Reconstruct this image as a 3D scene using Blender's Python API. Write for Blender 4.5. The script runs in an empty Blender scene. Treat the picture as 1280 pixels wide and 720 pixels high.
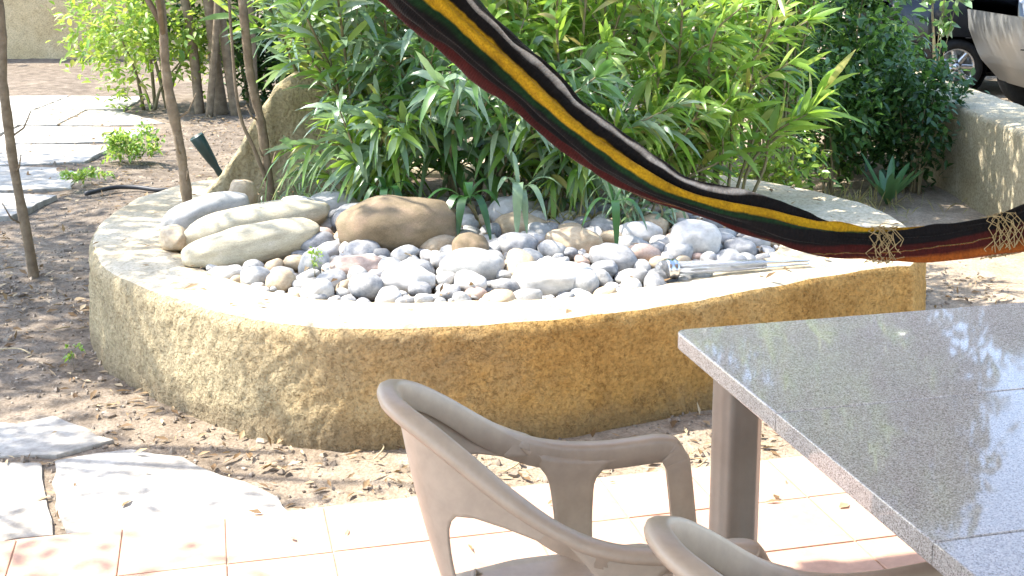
import bpy, bmesh, math, random
import numpy as np
from mathutils import Vector, Matrix, noise

R = math.radians
scene = bpy.context.scene
C = scene.collection
rng = np.random.default_rng(7)
random.seed(7)

# ------------------------------------------------------------------ camera, sky, sun, exposure
CAM_H = 1.78
cam_d = bpy.data.cameras.new('camera')
cam = bpy.data.objects.new('camera', cam_d)
C.objects.link(cam)
cam.location = (0, 0, CAM_H)
cam.rotation_euler = (math.pi / 2 - math.atan(277 / 1560), 0, 0)
cam_d.sensor_width = 36
cam_d.lens = 36 * 1560 / 1280
cam_d.shift_y = -160 / 1280
cam_d.clip_start = 0.05
cam_d.clip_end = 600
scene.camera = cam

SUN_EL, SUN_S = 54.0, Vector((-0.975, 0.22))        # elevation, horizontal direction towards the sun
world = bpy.data.worlds.new('World')
scene.world = world
world.use_nodes = True
wn = world.node_tree.nodes
bg = wn['Background']
sky = wn.new('ShaderNodeTexSky')
sky.sky_type = 'NISHITA'
sky.sun_disc = False
sky.sun_elevation = R(SUN_EL)
sky.sun_rotation = math.atan2(SUN_S.x, SUN_S.y)
sky.air_density = 1.0
sky.dust_density = 1.2
world.node_tree.links.new(sky.outputs[0], bg.inputs[0])
bg.inputs[1].default_value = 0.15

sun_d = bpy.data.lights.new('sun', 'SUN')
sun = bpy.data.objects.new('sun', sun_d)
C.objects.link(sun)
sun_d.energy = 2.6
sun_d.angle = R(0.53)
sun_d.color = (1.0, 0.95, 0.87)
sdir = Vector((SUN_S.x, SUN_S.y, 0)).normalized() * math.cos(R(SUN_EL)) + Vector((0, 0, math.sin(R(SUN_EL))))
sun.rotation_euler = sdir.to_track_quat('Z', 'Y').to_euler()
sun.location = (-6, 6, 12)

vs = scene.view_settings
vs.view_transform = 'Standard'
vs.look = 'None'
vs.exposure = 2.5
vs.gamma = 1.0
vs.use_curve_mapping = False
scene.cycles.max_bounces = 8
scene.cycles.transparent_max_bounces = 8
scene.cycles.use_denoising = True

# ------------------------------------------------------------------ helpers
def link(o, parent=None):
    C.objects.link(o)
    if parent is not None:
        o.parent = parent
    return o

def tag(o, label=None, cat=None, group=None, kind=None):
    if label: o['label'] = label
    if cat: o['category'] = cat
    if group: o['group'] = group
    if kind: o['kind'] = kind
    return o

def empty(name, loc=(0, 0, 0), rz=0.0):
    o = bpy.data.objects.new(name, None)
    o.empty_display_size = 0.1
    o.location = loc
    o.rotation_euler = (0, 0, rz)
    return link(o)

def mesh_np(name, V, Q, smooth=True):
    """fast mesh from numpy verts (n,3) and quads (m,4)"""
    V = np.asarray(V, dtype=np.float32); Q = np.asarray(Q, dtype=np.int32)
    k = Q.shape[1]
    me = bpy.data.meshes.new(name)
    me.vertices.add(len(V)); me.vertices.foreach_set('co', V.ravel())
    me.loops.add(Q.size); me.loops.foreach_set('vertex_index', Q.ravel())
    me.polygons.add(len(Q))
    me.polygons.foreach_set('loop_start', np.arange(0, Q.size, k, dtype=np.int32))
    me.polygons.foreach_set('loop_total', np.full(len(Q), k, dtype=np.int32))
    me.polygons.foreach_set('use_smooth', np.full(len(Q), smooth))
    me.update(calc_edges=True)
    me.validate()
    return me

def mesh_py(name, V, Fc, smooth=True):
    me = bpy.data.meshes.new(name)
    me.from_pydata([tuple(v) for v in V], [], Fc)
    if smooth:
        me.polygons.foreach_set('use_smooth', [True] * len(me.polygons))
    me.update()
    return me

def obj(name, me, m, parent=None, loc=None, rot=None):
    o = bpy.data.objects.new(name, me)
    if m is not None and len(me.materials) == 0:
        me.materials.append(m)
    if loc is not None: o.location = loc
    if rot is not None: o.rotation_euler = rot
    return link(o, parent)

def recalc(me):
    bm = bmesh.new(); bm.from_mesh(me)
    bmesh.ops.recalc_face_normals(bm, faces=bm.faces)
    bm.to_mesh(me); bm.free()
    return me

def catmull(pts, per=8, closed=False):
    P = [np.array(p, float) for p in pts]; n = len(P); out = []
    rngi = range(n) if closed else range(n - 1)
    for i in rngi:
        if closed:
            p0, p1, p2, p3 = P[i - 1], P[i], P[(i + 1) % n], P[(i + 2) % n]
        else:
            p0 = P[i - 1] if i > 0 else 2 * P[0] - P[1]
            p1, p2 = P[i], P[i + 1]
            p3 = P[i + 2] if i + 2 < n else 2 * P[-1] - P[-2]
        for k in range(per):
            t = k / per
            out.append(0.5 * ((2 * p1) + (-p0 + p2) * t + (2 * p0 - 5 * p1 + 4 * p2 - p3) * t * t + (-p0 + 3 * p1 - 3 * p2 + p3) * t ** 3))
    if not closed: out.append(P[-1])
    return np.array(out)

def tube_arrays(path, radii, sides=6, cap=True):
    path = np.asarray(path, float); n = len(path)
    radii = np.broadcast_to(np.asarray(radii, float), (n,))
    T = np.gradient(path, axis=0); T /= np.linalg.norm(T, axis=1)[:, None] + 1e-9
    ref = np.array([0, 0, 1.0]) if abs(T[0][2]) < 0.9 else np.array([1.0, 0, 0])
    u = np.cross(T[0], ref); u /= np.linalg.norm(u)
    V = []
    for i in range(n):
        u = u - T[i] * np.dot(u, T[i]); u /= np.linalg.norm(u) + 1e-9
        v = np.cross(T[i], u)
        for k in range(sides):
            a = 2 * math.pi * k / sides
            V.append(path[i] + radii[i] * (math.cos(a) * u + math.sin(a) * v))
    Q = []
    for i in range(n - 1):
        for k in range(sides):
            k2 = (k + 1) % sides
            Q.append((i * sides + k, i * sides + k2, (i + 1) * sides + k2, (i + 1) * sides + k))
    return V, Q, n, sides

def tube(name, path, radii, m, parent=None, sides=6):
    V, Q, n, s = tube_arrays(path, radii, sides)
    Fc = [tuple(q) for q in Q] + [tuple(range(s - 1, -1, -1)), tuple((n - 1) * s + k for k in range(s))]
    return obj(name, mesh_py(name, V, Fc), m, parent)

def lathe(profile, seg=24):
    V, Fc = [], []
    n = len(profile)
    for k in range(seg):
        a = 2 * math.pi * k / seg
        for r, z in profile:
            V.append((r * math.cos(a), r * math.sin(a), z))
    for k in range(seg):
        k2 = (k + 1) % seg
        for i in range(n - 1):
            Fc.append((k * n + i, k2 * n + i, k2 * n + i + 1, k * n + i + 1))
    return V, Fc

def box_mesh(name, sx, sy, sz, bev=0.0, z0=True):
    bm = bmesh.new()
    bmesh.ops.create_cube(bm, size=1)
    for v in bm.verts:
        v.co = Vector((v.co.x * sx, v.co.y * sy, (v.co.z + (0.5 if z0 else 0)) * sz))
    if bev: bmesh.ops.bevel(bm, geom=bm.edges[:], offset=bev, segments=2, affect='EDGES', profile=0.6)
    me = bpy.data.meshes.new(name); bm.to_mesh(me); bm.free()
    return me

def prism_mesh(name, poly, z0, z1, bev=0.0, jitter=0.0):
    bm = bmesh.new()
    vs_ = [bm.verts.new((x, y, z1)) for x, y in poly]
    f = bm.faces.new(vs_)
    r = bmesh.ops.extrude_face_region(bm, geom=[f])
    for v in [g for g in r['geom'] if isinstance(g, bmesh.types.BMVert)]:
        v.co.z = z0
    bmesh.ops.recalc_face_normals(bm, faces=bm.faces)
    if bev:
        es = [e for e in bm.edges if all(abs(v.co.z - z1) < 1e-5 for v in e.verts)]
        bmesh.ops.bevel(bm, geom=es, offset=bev, segments=2, affect='EDGES', profile=0.6)
    me = bpy.data.meshes.new(name); bm.to_mesh(me); bm.free()
    return me

# ------------------------------------------------------------------ materials
def new_mat(name):
    m = bpy.data.materials.new(name); m.use_nodes = True
    nt = m.node_tree
    return m, nt, nt.nodes['Principled BSDF'], nt.nodes['Material Output']

def ramp(nt, fac, stops, interp='LINEAR'):
    r = nt.nodes.new('ShaderNodeValToRGB')
    r.color_ramp.interpolation = interp
    el = r.color_ramp.elements
    while len(el) < len(stops): el.new(0.5)
    for e, (p, c) in zip(el, stops):
        e.position = p; e.color = (*c, 1) if len(c) == 3 else c
    nt.links.new(fac, r.inputs[0])
    return r

def noise_node(nt, scale, detail=6, rough=0.6, coord='Object', dist=0.0):
    tc = nt.nodes.new('ShaderNodeTexCoord')
    n = nt.nodes.new('ShaderNodeTexNoise')
    n.inputs['Scale'].default_value = scale; n.inputs['Detail'].default_value = detail
    n.inputs['Roughness'].default_value = rough; n.inputs['Distortion'].default_value = dist
    if coord == 'World':
        g = nt.nodes.new('ShaderNodeNewGeometry'); nt.links.new(g.outputs['Position'], n.inputs['Vector'])
    else:
        nt.links.new(tc.outputs[coord], n.inputs['Vector'])
    return n

def mixc(nt, fac, a, b, mode='MIX'):
    x = nt.nodes.new('ShaderNodeMix'); x.data_type = 'RGBA'; x.blend_type = mode
    if isinstance(fac, (int, float)): x.inputs[0].default_value = fac
    else: nt.links.new(fac, x.inputs[0])
    for sock, v in ((x.inputs[6], a), (x.inputs[7], b)):
        if isinstance(v, tuple): sock.default_value = (*v, 1)
        else: nt.links.new(v, sock)
    return x.outputs[2]

def bump(nt, h, strength, dist, normal=None):
    b = nt.nodes.new('ShaderNodeBump')
    b.inputs['Strength'].default_value = strength; b.inputs['Distance'].default_value = dist
    nt.links.new(h, b.inputs['Height'])
    if normal is not None: nt.links.new(normal, b.inputs['Normal'])
    return b.outputs[0]

def pmat(name, stops, scale=8, rough=0.8, bump_s=0.3, bump_d=0.01, bump_scale=40, coord='Object', spec=0.3, detail=6, fine=None, metallic=0.0):
    m, nt, p, out = new_mat(name)
    n = noise_node(nt, scale, detail, 0.62, coord)
    col = ramp(nt, n.outputs[0], stops).outputs[0]
    if fine:
        n3 = noise_node(nt, fine[0], 3, 0.7, coord)
        f = ramp(nt, n3.outputs[0], [(0.35, (fine[1],) * 3), (0.65, (fine[2],) * 3)]).outputs[0]
        col = mixc(nt, 1.0, col, f, 'MULTIPLY')
    nt.links.new(col, p.inputs['Base Color'])
    p.inputs['Roughness'].default_value = rough
    p.inputs['Specular IOR Level'].default_value = spec
    p.inputs['Metallic'].default_value = metallic
    if bump_s:
        n2 = noise_node(nt, bump_scale, 5, 0.65, coord)
        nt.links.new(bump(nt, n2.outputs[0], bump_s, bump_d), p.inputs['Normal'])
    return m

def leaf_mat(name, cols, trans_col, trans=0.4, rough=0.38, spec=0.5):
    m, nt, p, out = new_mat(name)
    g = nt.nodes.new('ShaderNodeNewGeometry')
    stops = [(i / max(1, len(cols) - 1), c) for i, c in enumerate(cols)]
    r = ramp(nt, g.outputs['Random Per Island'], stops)
    n = noise_node(nt, 60, 3, 0.6, 'Object')
    col = mixc(nt, 0.25, r.outputs[0], ramp(nt, n.outputs[0], [(0.3, (0.5, 0.5, 0.5)), (0.7, (1.3, 1.3, 1.3))]).outputs[0], 'MULTIPLY')
    nt.links.new(col, p.inputs['Base Color'])
    p.inputs['Roughness'].default_value = rough
    p.inputs['Specular IOR Level'].default_value = spec
    t = nt.nodes.new('ShaderNodeBsdfTranslucent')
    tc = mixc(nt, 0.6, col, trans_col)
    nt.links.new(tc, t.inputs['Color'])
    mx = nt.nodes.new('ShaderNodeMixShader'); mx.inputs[0].default_value = trans
    nt.links.new(p.outputs[0], mx.inputs[1]); nt.links.new(t.outputs[0], mx.inputs[2])
    nt.links.new(mx.outputs[0], out.inputs['Surface'])
    return m

M = {}
# rough ochre stucco of the planter
def stucco(name, c_lo, c_mid, c_hi, s=0.9, bscale=55, bdist=0.014, left_tint=None):
    m, nt, p, out = new_mat(name)
    n1 = noise_node(nt, 2.2, 5, 0.6, 'World')
    n2 = noise_node(nt, 58, 5, 0.7, 'World')
    n3 = noise_node(nt, 9, 6, 0.65, 'World')
    base = ramp(nt, n1.outputs[0], [(0.3, c_lo), (0.5, c_mid), (0.72, c_hi)]).outputs[0]
    if left_tint:                                            # paler beige towards the left end of the wall
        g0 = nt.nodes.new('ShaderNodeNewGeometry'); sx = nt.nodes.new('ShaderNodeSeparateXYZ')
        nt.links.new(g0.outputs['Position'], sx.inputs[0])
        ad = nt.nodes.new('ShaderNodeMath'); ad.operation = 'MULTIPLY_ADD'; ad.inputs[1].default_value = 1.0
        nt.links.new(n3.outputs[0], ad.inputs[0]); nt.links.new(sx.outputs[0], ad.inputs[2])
        mp = nt.nodes.new('ShaderNodeMapRange'); mp.inputs[1].default_value = left_tint[1]; mp.inputs[2].default_value = left_tint[2]
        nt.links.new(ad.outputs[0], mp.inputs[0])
        base = mixc(nt, mp.outputs[0], left_tint[0], base)
    sp = ramp(nt, n2.outputs[0], [(0.36, (0.55, 0.52, 0.45)), (0.52, (1, 1, 1)), (0.7, (1.25, 1.22, 1.15))]).outputs[0]
    col = mixc(nt, 0.75, base, sp, 'MULTIPLY')
    st = ramp(nt, n3.outputs[0], [(0.38, (0.62, 0.6, 0.55)), (0.58, (1, 1, 1))]).outputs[0]
    col = mixc(nt, 0.32, col, st, 'MULTIPLY')
    if left_tint:                                            # soil splashed up from the ground, and hairline cracks
        sz = nt.nodes.new('ShaderNodeMath'); sz.operation = 'MULTIPLY_ADD'; sz.inputs[1].default_value = -0.28
        nt.links.new(n3.outputs[0], sz.inputs[0]); nt.links.new(sx.outputs[2], sz.inputs[2])
        sm = nt.nodes.new('ShaderNodeMapRange'); sm.inputs[1].default_value = -0.11; sm.inputs[2].default_value = -0.02; sm.inputs[3].default_value = 0.5; sm.inputs[4].default_value = 0.0
        nt.links.new(sz.outputs[0], sm.inputs[0])
        col = mixc(nt, sm.outputs[0], col, (0.20, 0.145, 0.09))
        vc = nt.nodes.new('ShaderNodeTexVoronoi'); vc.feature = 'DISTANCE_TO_EDGE'; vc.inputs['Scale'].default_value = 2.1
        va = nt.nodes.new('ShaderNodeVectorMath'); va.operation = 'MULTIPLY_ADD'; va.inputs[1].default_value = (0.35, 0.35, 0.35)
        nt.links.new(n3.outputs['Color'], va.inputs[0]); nt.links.new(g0.outputs['Position'], va.inputs[2]); nt.links.new(va.outputs[0], vc.inputs['Vector'])
        cm = ramp(nt, vc.outputs['Distance'], [(0.0, (0.45, 0.4, 0.35)), (0.012, (1, 1, 1))]).outputs[0]
        col = mixc(nt, 0.6, col, cm, 'MULTIPLY')
    nt.links.new(col, p.inputs['Base Color'])
    p.inputs['Roughness'].default_value = 0.92
    p.inputs['Specular IOR Level'].default_value = 0.15
    vo = nt.nodes.new('ShaderNodeTexVoronoi'); vo.inputs['Scale'].default_value = bscale
    g = nt.nodes.new('ShaderNodeNewGeometry'); nt.links.new(g.outputs['Position'], vo.inputs['Vector'])
    b1 = bump(nt, n2.outputs[0], s, bdist)
    b2 = bump(nt, vo.outputs['Distance'], s * 0.5, bdist * 0.5, b1)
    nt.links.new(b2, p.inputs['Normal'])
    return m
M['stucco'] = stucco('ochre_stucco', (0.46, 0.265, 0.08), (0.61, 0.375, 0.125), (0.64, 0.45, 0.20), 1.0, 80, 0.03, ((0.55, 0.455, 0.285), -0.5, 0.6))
M['cap'] = stucco('pale_cement', (0.42, 0.34, 0.22), (0.52, 0.44, 0.31), (0.58, 0.51, 0.39), 0.45, 60, 0.008)
M['slab_stucco'] = stucco('olive_cement', (0.36, 0.29, 0.16), (0.47, 0.385, 0.225), (0.55, 0.47, 0.31), 0.8, 40, 0.025)
M['wall_stucco'] = stucco('grey_stucco', (0.36, 0.30, 0.19), (0.44, 0.38, 0.26), (0.50, 0.44, 0.32), 0.6, 50, 0.012)
M['far_stucco'] = stucco('tan_stucco', (0.52, 0.38, 0.20), (0.58, 0.44, 0.25), (0.62, 0.49, 0.30), 0.5, 30, 0.015)
M['soil_bed'] = pmat('planter_soil', [(0.3, (0.07, 0.05, 0.035)), (0.7, (0.16, 0.115, 0.075))], 14, 0.95, 0.8, 0.02, 45)
M['stone_white'] = pmat('white_pebble', [(0.3, (0.34, 0.325, 0.295)), (0.5, (0.47, 0.45, 0.415)), (0.7, (0.58, 0.56, 0.52))], 2.2, 0.75, 0.15, 0.004, 40, fine=(50, 0.85, 1.05))
M['stone_pale'] = pmat('pale_grey_pebble', [(0.3, (0.22, 0.22, 0.21)), (0.5, (0.34, 0.335, 0.315)), (0.7, (0.44, 0.42, 0.39))], 2.2, 0.75, 0.15, 0.004, 40, fine=(60, 0.8, 1.08))
M['stone_grey'] = pmat('grey_pebble', [(0.3, (0.14, 0.145, 0.15)), (0.5, (0.25, 0.25, 0.25)), (0.7, (0.37, 0.36, 0.34))], 2.2, 0.72, 0.15, 0.004, 40, fine=(60, 0.75, 1.1))
M['stone_dark'] = pmat('dark_grey_pebble', [(0.3, (0.11, 0.115, 0.12)), (0.7, (0.20, 0.20, 0.20))], 6, 0.7, 0.15, 0.004, 40, fine=(60, 0.75, 1.1))
M['stone_tan'] = pmat('tan_pebble', [(0.3, (0.36, 0.27, 0.17)), (0.7, (0.48, 0.39, 0.27))], 5, 0.78, 0.2, 0.005, 40, fine=(45, 0.75, 1.1))
M['stone_pink'] = pmat('pinkish_pebble', [(0.3, (0.34, 0.24, 0.19)), (0.7, (0.46, 0.36, 0.30))], 5, 0.78, 0.2, 0.005, 40, fine=(45, 0.75, 1.1))
M['boulder'] = pmat('brown_boulder', [(0.25, (0.12, 0.09, 0.05)), (0.5, (0.20, 0.15, 0.09)), (0.75, (0.27, 0.19, 0.125))], 2.0, 0.85, 0.3, 0.008, 25, fine=(55, 0.7, 1.1))
M['boulder_pale'] = pmat('pale_boulder', [(0.25, (0.33, 0.29, 0.20)), (0.55, (0.46, 0.41, 0.29)), (0.75, (0.52, 0.46, 0.36))], 4, 0.85, 0.25, 0.008, 25, fine=(45, 0.75, 1.08))

def ground_mat():
    m, nt, p, out = new_mat('dry_garden_soil')
    n1 = noise_node(nt, 0.55, 4, 0.55, 'World')
    n2 = noise_node(nt, 7, 8, 0.7, 'World')
    n3 = noise_node(nt, 70, 4, 0.7, 'World')
    a = ramp(nt, n2.outputs[0], [(0.3, (0.095, 0.074, 0.056)), (0.5, (0.17, 0.137, 0.105)), (0.72, (0.29, 0.24, 0.185))]).outputs[0]
    b = ramp(nt, n2.outputs[0], [(0.3, (0.25, 0.195, 0.135)), (0.55, (0.37, 0.30, 0.22)), (0.75, (0.46, 0.39, 0.30))]).outputs[0]
    # sandier by the terrace and towards the drive, darker litter soil on the tree side
    g = nt.nodes.new('ShaderNodeNewGeometry'); sx = nt.nodes.new('ShaderNodeSeparateXYZ')
    nt.links.new(g.outputs['Position'], sx.inputs[0])
    mp = nt.nodes.new('ShaderNodeMapRange'); mp.inputs[1].default_value = -1.9; mp.inputs[2].default_value = -0.4
    nt.links.new(sx.outputs[0], mp.inputs[0])
    ad = nt.nodes.new('ShaderNodeMath'); ad.operation = 'ADD'; ad.use_clamp = True
    nz = nt.nodes.new('ShaderNodeMapRange'); nz.inputs[1].default_value = 0.35; nz.inputs[2].default_value = 0.65; nz.inputs[3].default_value = -0.4; nz.inputs[4].default_value = 0.4
    nt.links.new(n1.outputs[0], nz.inputs[0])
    nt.links.new(mp.outputs[0], ad.inputs[0]); nt.links.new(nz.outputs[0], ad.inputs[1])
    col = mixc(nt, ad.outputs[0], a, b)
    sp = ramp(nt, n3.outputs[0], [(0.38, (0.6, 0.58, 0.55)), (0.55, (1, 1, 1)), (0.72, (1.3, 1.27, 1.2))]).outputs[0]
    col = mixc(nt, 0.8, col, sp, 'MULTIPLY')
    nt.links.new(col, p.inputs['Base Color'])
    p.inputs['Roughness'].default_value = 0.97; p.inputs['Specular IOR Level'].default_value = 0.1
    b1 = bump(nt, n2.outputs[0], 0.6, 0.03)
    nt.links.new(bump(nt, n3.outputs[0], 0.7, 0.012, b1), p.inputs['Normal'])
    return m
M['ground'] = ground_mat()
M['flag'] = pmat('pale_flagstone', [(0.28, (0.25, 0.225, 0.185)), (0.5, (0.38, 0.35, 0.30)), (0.72, (0.47, 0.435, 0.375))], 3.0, 0.9, 0.5, 0.012, 12, 'World', fine=(22, 0.7, 1.1))
M['tile'] = pmat('terracotta_tile', [(0.3, (0.43, 0.255, 0.175)), (0.7, (0.52, 0.33, 0.235))], 3, 0.7, 0.12, 0.003, 60, 'World', fine=(30, 0.88, 1.05))
M['grout'] = pmat('tile_grout', [(0.3, (0.36, 0.25, 0.18)), (0.7, (0.46, 0.33, 0.25))], 20, 0.95, 0.3, 0.004, 60, 'World')
M['bark'] = pmat('grey_brown_bark', [(0.3, (0.13, 0.095, 0.06)), (0.6, (0.22, 0.165, 0.105)), (0.8, (0.30, 0.24, 0.165))], 18, 0.95, 0.8, 0.01, 45)
M['bark_dark'] = pmat('dark_bark', [(0.3, (0.055, 0.04, 0.028)), (0.7, (0.13, 0.095, 0.065))], 14, 0.95, 0.8, 0.012, 35)
M['stem'] = pmat('green_brown_stem', [(0.3, (0.14, 0.12, 0.06)), (0.7, (0.25, 0.21, 0.12))], 20, 0.8, 0.3, 0.004, 60)
M['dry_stem'] = pmat('dry_straw_stem', [(0.3, (0.36, 0.28, 0.15)), (0.7, (0.5, 0.4, 0.24))], 20, 0.85, 0.3, 0.004, 60)
M['leaf_ole'] = leaf_mat('oleander_leaf', [(0.038, 0.101, 0.024), (0.074, 0.169, 0.038), (0.115, 0.230, 0.054), (0.162, 0.270, 0.081)], (0.28, 0.50, 0.06), 0.42, 0.30, 0.7)
M['leaf_bright'] = leaf_mat('young_oleander_leaf', [(0.045, 0.115, 0.018), (0.091, 0.208, 0.026), (0.143, 0.286, 0.039), (0.208, 0.364, 0.065), (0.286, 0.416, 0.104), (0.36, 0.40, 0.12), (0.36, 0.27, 0.09)], (0.42, 0.60, 0.06), 0.46, 0.36, 0.6)
M['leaf_glauc'] = leaf_mat('grey_green_leaf', [(0.087, 0.167, 0.080), (0.145, 0.232, 0.123), (0.217, 0.304, 0.174), (0.290, 0.362, 0.217)], (0.25, 0.40, 0.12), 0.35, 0.32, 0.75)
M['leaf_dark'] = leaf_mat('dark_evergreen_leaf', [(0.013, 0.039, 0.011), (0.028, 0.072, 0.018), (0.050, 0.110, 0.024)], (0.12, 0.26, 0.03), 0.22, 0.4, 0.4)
M['leaf_deep'] = leaf_mat('deep_green_blade', [(0.018, 0.062, 0.018), (0.03, 0.09, 0.025)], (0.12, 0.30, 0.04), 0.25, 0.33, 0.5)
M['leaf_lime'] = leaf_mat('lime_leaf', [(0.12, 0.22, 0.025), (0.18, 0.28, 0.035), (0.27, 0.34, 0.06)], (0.55, 0.70, 0.08), 0.45, 0.5, 0.4)
M['leaf_tree'] = leaf_mat('tree_leaf', [(0.025, 0.06, 0.015), (0.05, 0.10, 0.02), (0.08, 0.14, 0.03)], (0.20, 0.36, 0.05), 0.3, 0.45, 0.4)
M['leaf_aloe'] = leaf_mat('aloe_leaf', [(0.06, 0.15, 0.05), (0.09, 0.20, 0.07)], (0.2, 0.4, 0.1), 0.15, 0.4, 0.5)
M['litter'] = leaf_mat('dry_fallen_leaf', [(0.10, 0.06, 0.03), (0.22, 0.14, 0.07), (0.36, 0.26, 0.15), (0.48, 0.38, 0.24)], (0.4, 0.28, 0.12), 0.15, 0.7, 0.2)
M['plastic'] = pmat('taupe_plastic', [(0.3, (0.385, 0.305, 0.23)), (0.7, (0.45, 0.365, 0.28))], 4, 0.40, 0.05, 0.001, 120, spec=0.45, fine=(18, 0.91, 1.05))
M['pole'] = pmat('brown_grey_metal', [(0.3, (0.20, 0.165, 0.13)), (0.7, (0.27, 0.23, 0.185))], 6, 0.4, 0.05, 0.001, 80, spec=0.5)
M['chrome'] = pmat('polished_steel', [(0.3, (0.42, 0.42, 0.44)), (0.7, (0.6, 0.6, 0.62))], 10, 0.2, 0, metallic=1.0)
M['dark_plastic'] = pmat('dark_plastic', [(0.3, (0.02, 0.02, 0.022)), (0.7, (0.04, 0.04, 0.042))], 10, 0.5, 0.05, 0.001, 80)
M['green_plastic'] = pmat('dark_green_plastic', [(0.3, (0.012, 0.03, 0.026)), (0.7, (0.022, 0.05, 0.042))], 6, 0.35, 0.05, 0.001, 80, spec=0.5)
M['cord'] = pmat('beige_cord', [(0.3, (0.28, 0.21, 0.10)), (0.7, (0.45, 0.36, 0.20))], 40, 0.9, 0.6, 0.003, 150)
M['roof_wood'] = pmat('white_painted_timber', [(0.3, (0.66, 0.64, 0.60)), (0.7, (0.76, 0.74, 0.70))], 5, 0.8, 0.2, 0.004, 40)
M['car_silver'] = pmat('silver_car_paint', [(0.4, (0.34, 0.34, 0.325)), (0.6, (0.37, 0.37, 0.355))], 2, 0.35, 0, metallic=0.55, spec=0.5)
M['car_black'] = pmat('black_car_paint', [(0.4, (0.008, 0.008, 0.009)), (0.6, (0.012, 0.012, 0.013))], 2, 0.22, 0, spec=0.5)
M['rubber'] = pmat('tyre_rubber', [(0.3, (0.012, 0.012, 0.012)), (0.7, (0.025, 0.025, 0.025))], 20, 0.85, 0.2, 0.003, 60)
M['car_glass'] = pmat('dark_car_glass', [(0.4, (0.01, 0.011, 0.012)), (0.6, (0.012, 0.013, 0.014))], 2, 0.06, 0, spec=0.6)
M['alloy'] = pmat('alloy_rim', [(0.3, (0.55, 0.55, 0.54)), (0.7, (0.66, 0.66, 0.65))], 6, 0.3, 0, metallic=0.8)

def granite():
    m, nt, p, out = new_mat('speckled_granite')
    g = nt.nodes.new('ShaderNodeNewGeometry')
    def vor(scale, seed):
        v = nt.nodes.new('ShaderNodeTexVoronoi'); v.inputs['Scale'].default_value = scale
        mp = nt.nodes.new('ShaderNodeMapping'); mp.inputs['Location'].default_value = (seed, seed * 2, seed)
        nt.links.new(g.outputs['Position'], mp.inputs[0]); nt.links.new(mp.outputs[0], v.inputs['Vector'])
        return v
    v1, v2 = vor(420, 0.3), vor(900, 5.1)
    s1 = nt.nodes.new('ShaderNodeSeparateColor'); nt.links.new(v1.outputs['Color'], s1.inputs[0])
    s2 = nt.nodes.new('ShaderNodeSeparateColor'); nt.links.new(v2.outputs['Color'], s2.inputs[0])
    c1 = ramp(nt, s1.outputs[0], [(0.0, (0.20, 0.175, 0.155)), (0.2, (0.36, 0.32, 0.285)), (0.5, (0.49, 0.445, 0.40)), (0.8, (0.58, 0.535, 0.49)), (1.0, (0.68, 0.64, 0.60))]).outputs[0]
    c2 = ramp(nt, s2.outputs[0], [(0.0, (0.5, 0.5, 0.5)), (0.35, (1, 1, 1)), (1.0, (1.25, 1.22, 1.2))]).outputs[0]
    col = mixc(nt, 0.85, c1, c2, 'MULTIPLY')
    nt.links.new(col, p.inputs['Base Color'])
    n = noise_node(nt, 5, 4, 0.6, 'World')
    rr = nt.nodes.new('ShaderNodeMapRange'); rr.inputs[3].default_value = 0.015; rr.inputs[4].default_value = 0.06
    nt.links.new(n.outputs[0], rr.inputs[0]); nt.links.new(rr.outputs[0], p.inputs['Roughness'])
    p.inputs['Specular IOR Level'].default_value = 0.6
    return m
M['granite'] = granite()

def glass_mat():
    m, nt, p, out = new_mat('clear_acrylic')
    p.inputs['Base Color'].default_value = (0.92, 0.94, 0.95, 1)
    p.inputs['Roughness'].default_value = 0.08
    p.inputs['Transmission Weight'].default_value = 0.9
    p.inputs['IOR'].default_value = 1.3
    return m
M['acrylic'] = glass_mat()

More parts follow.
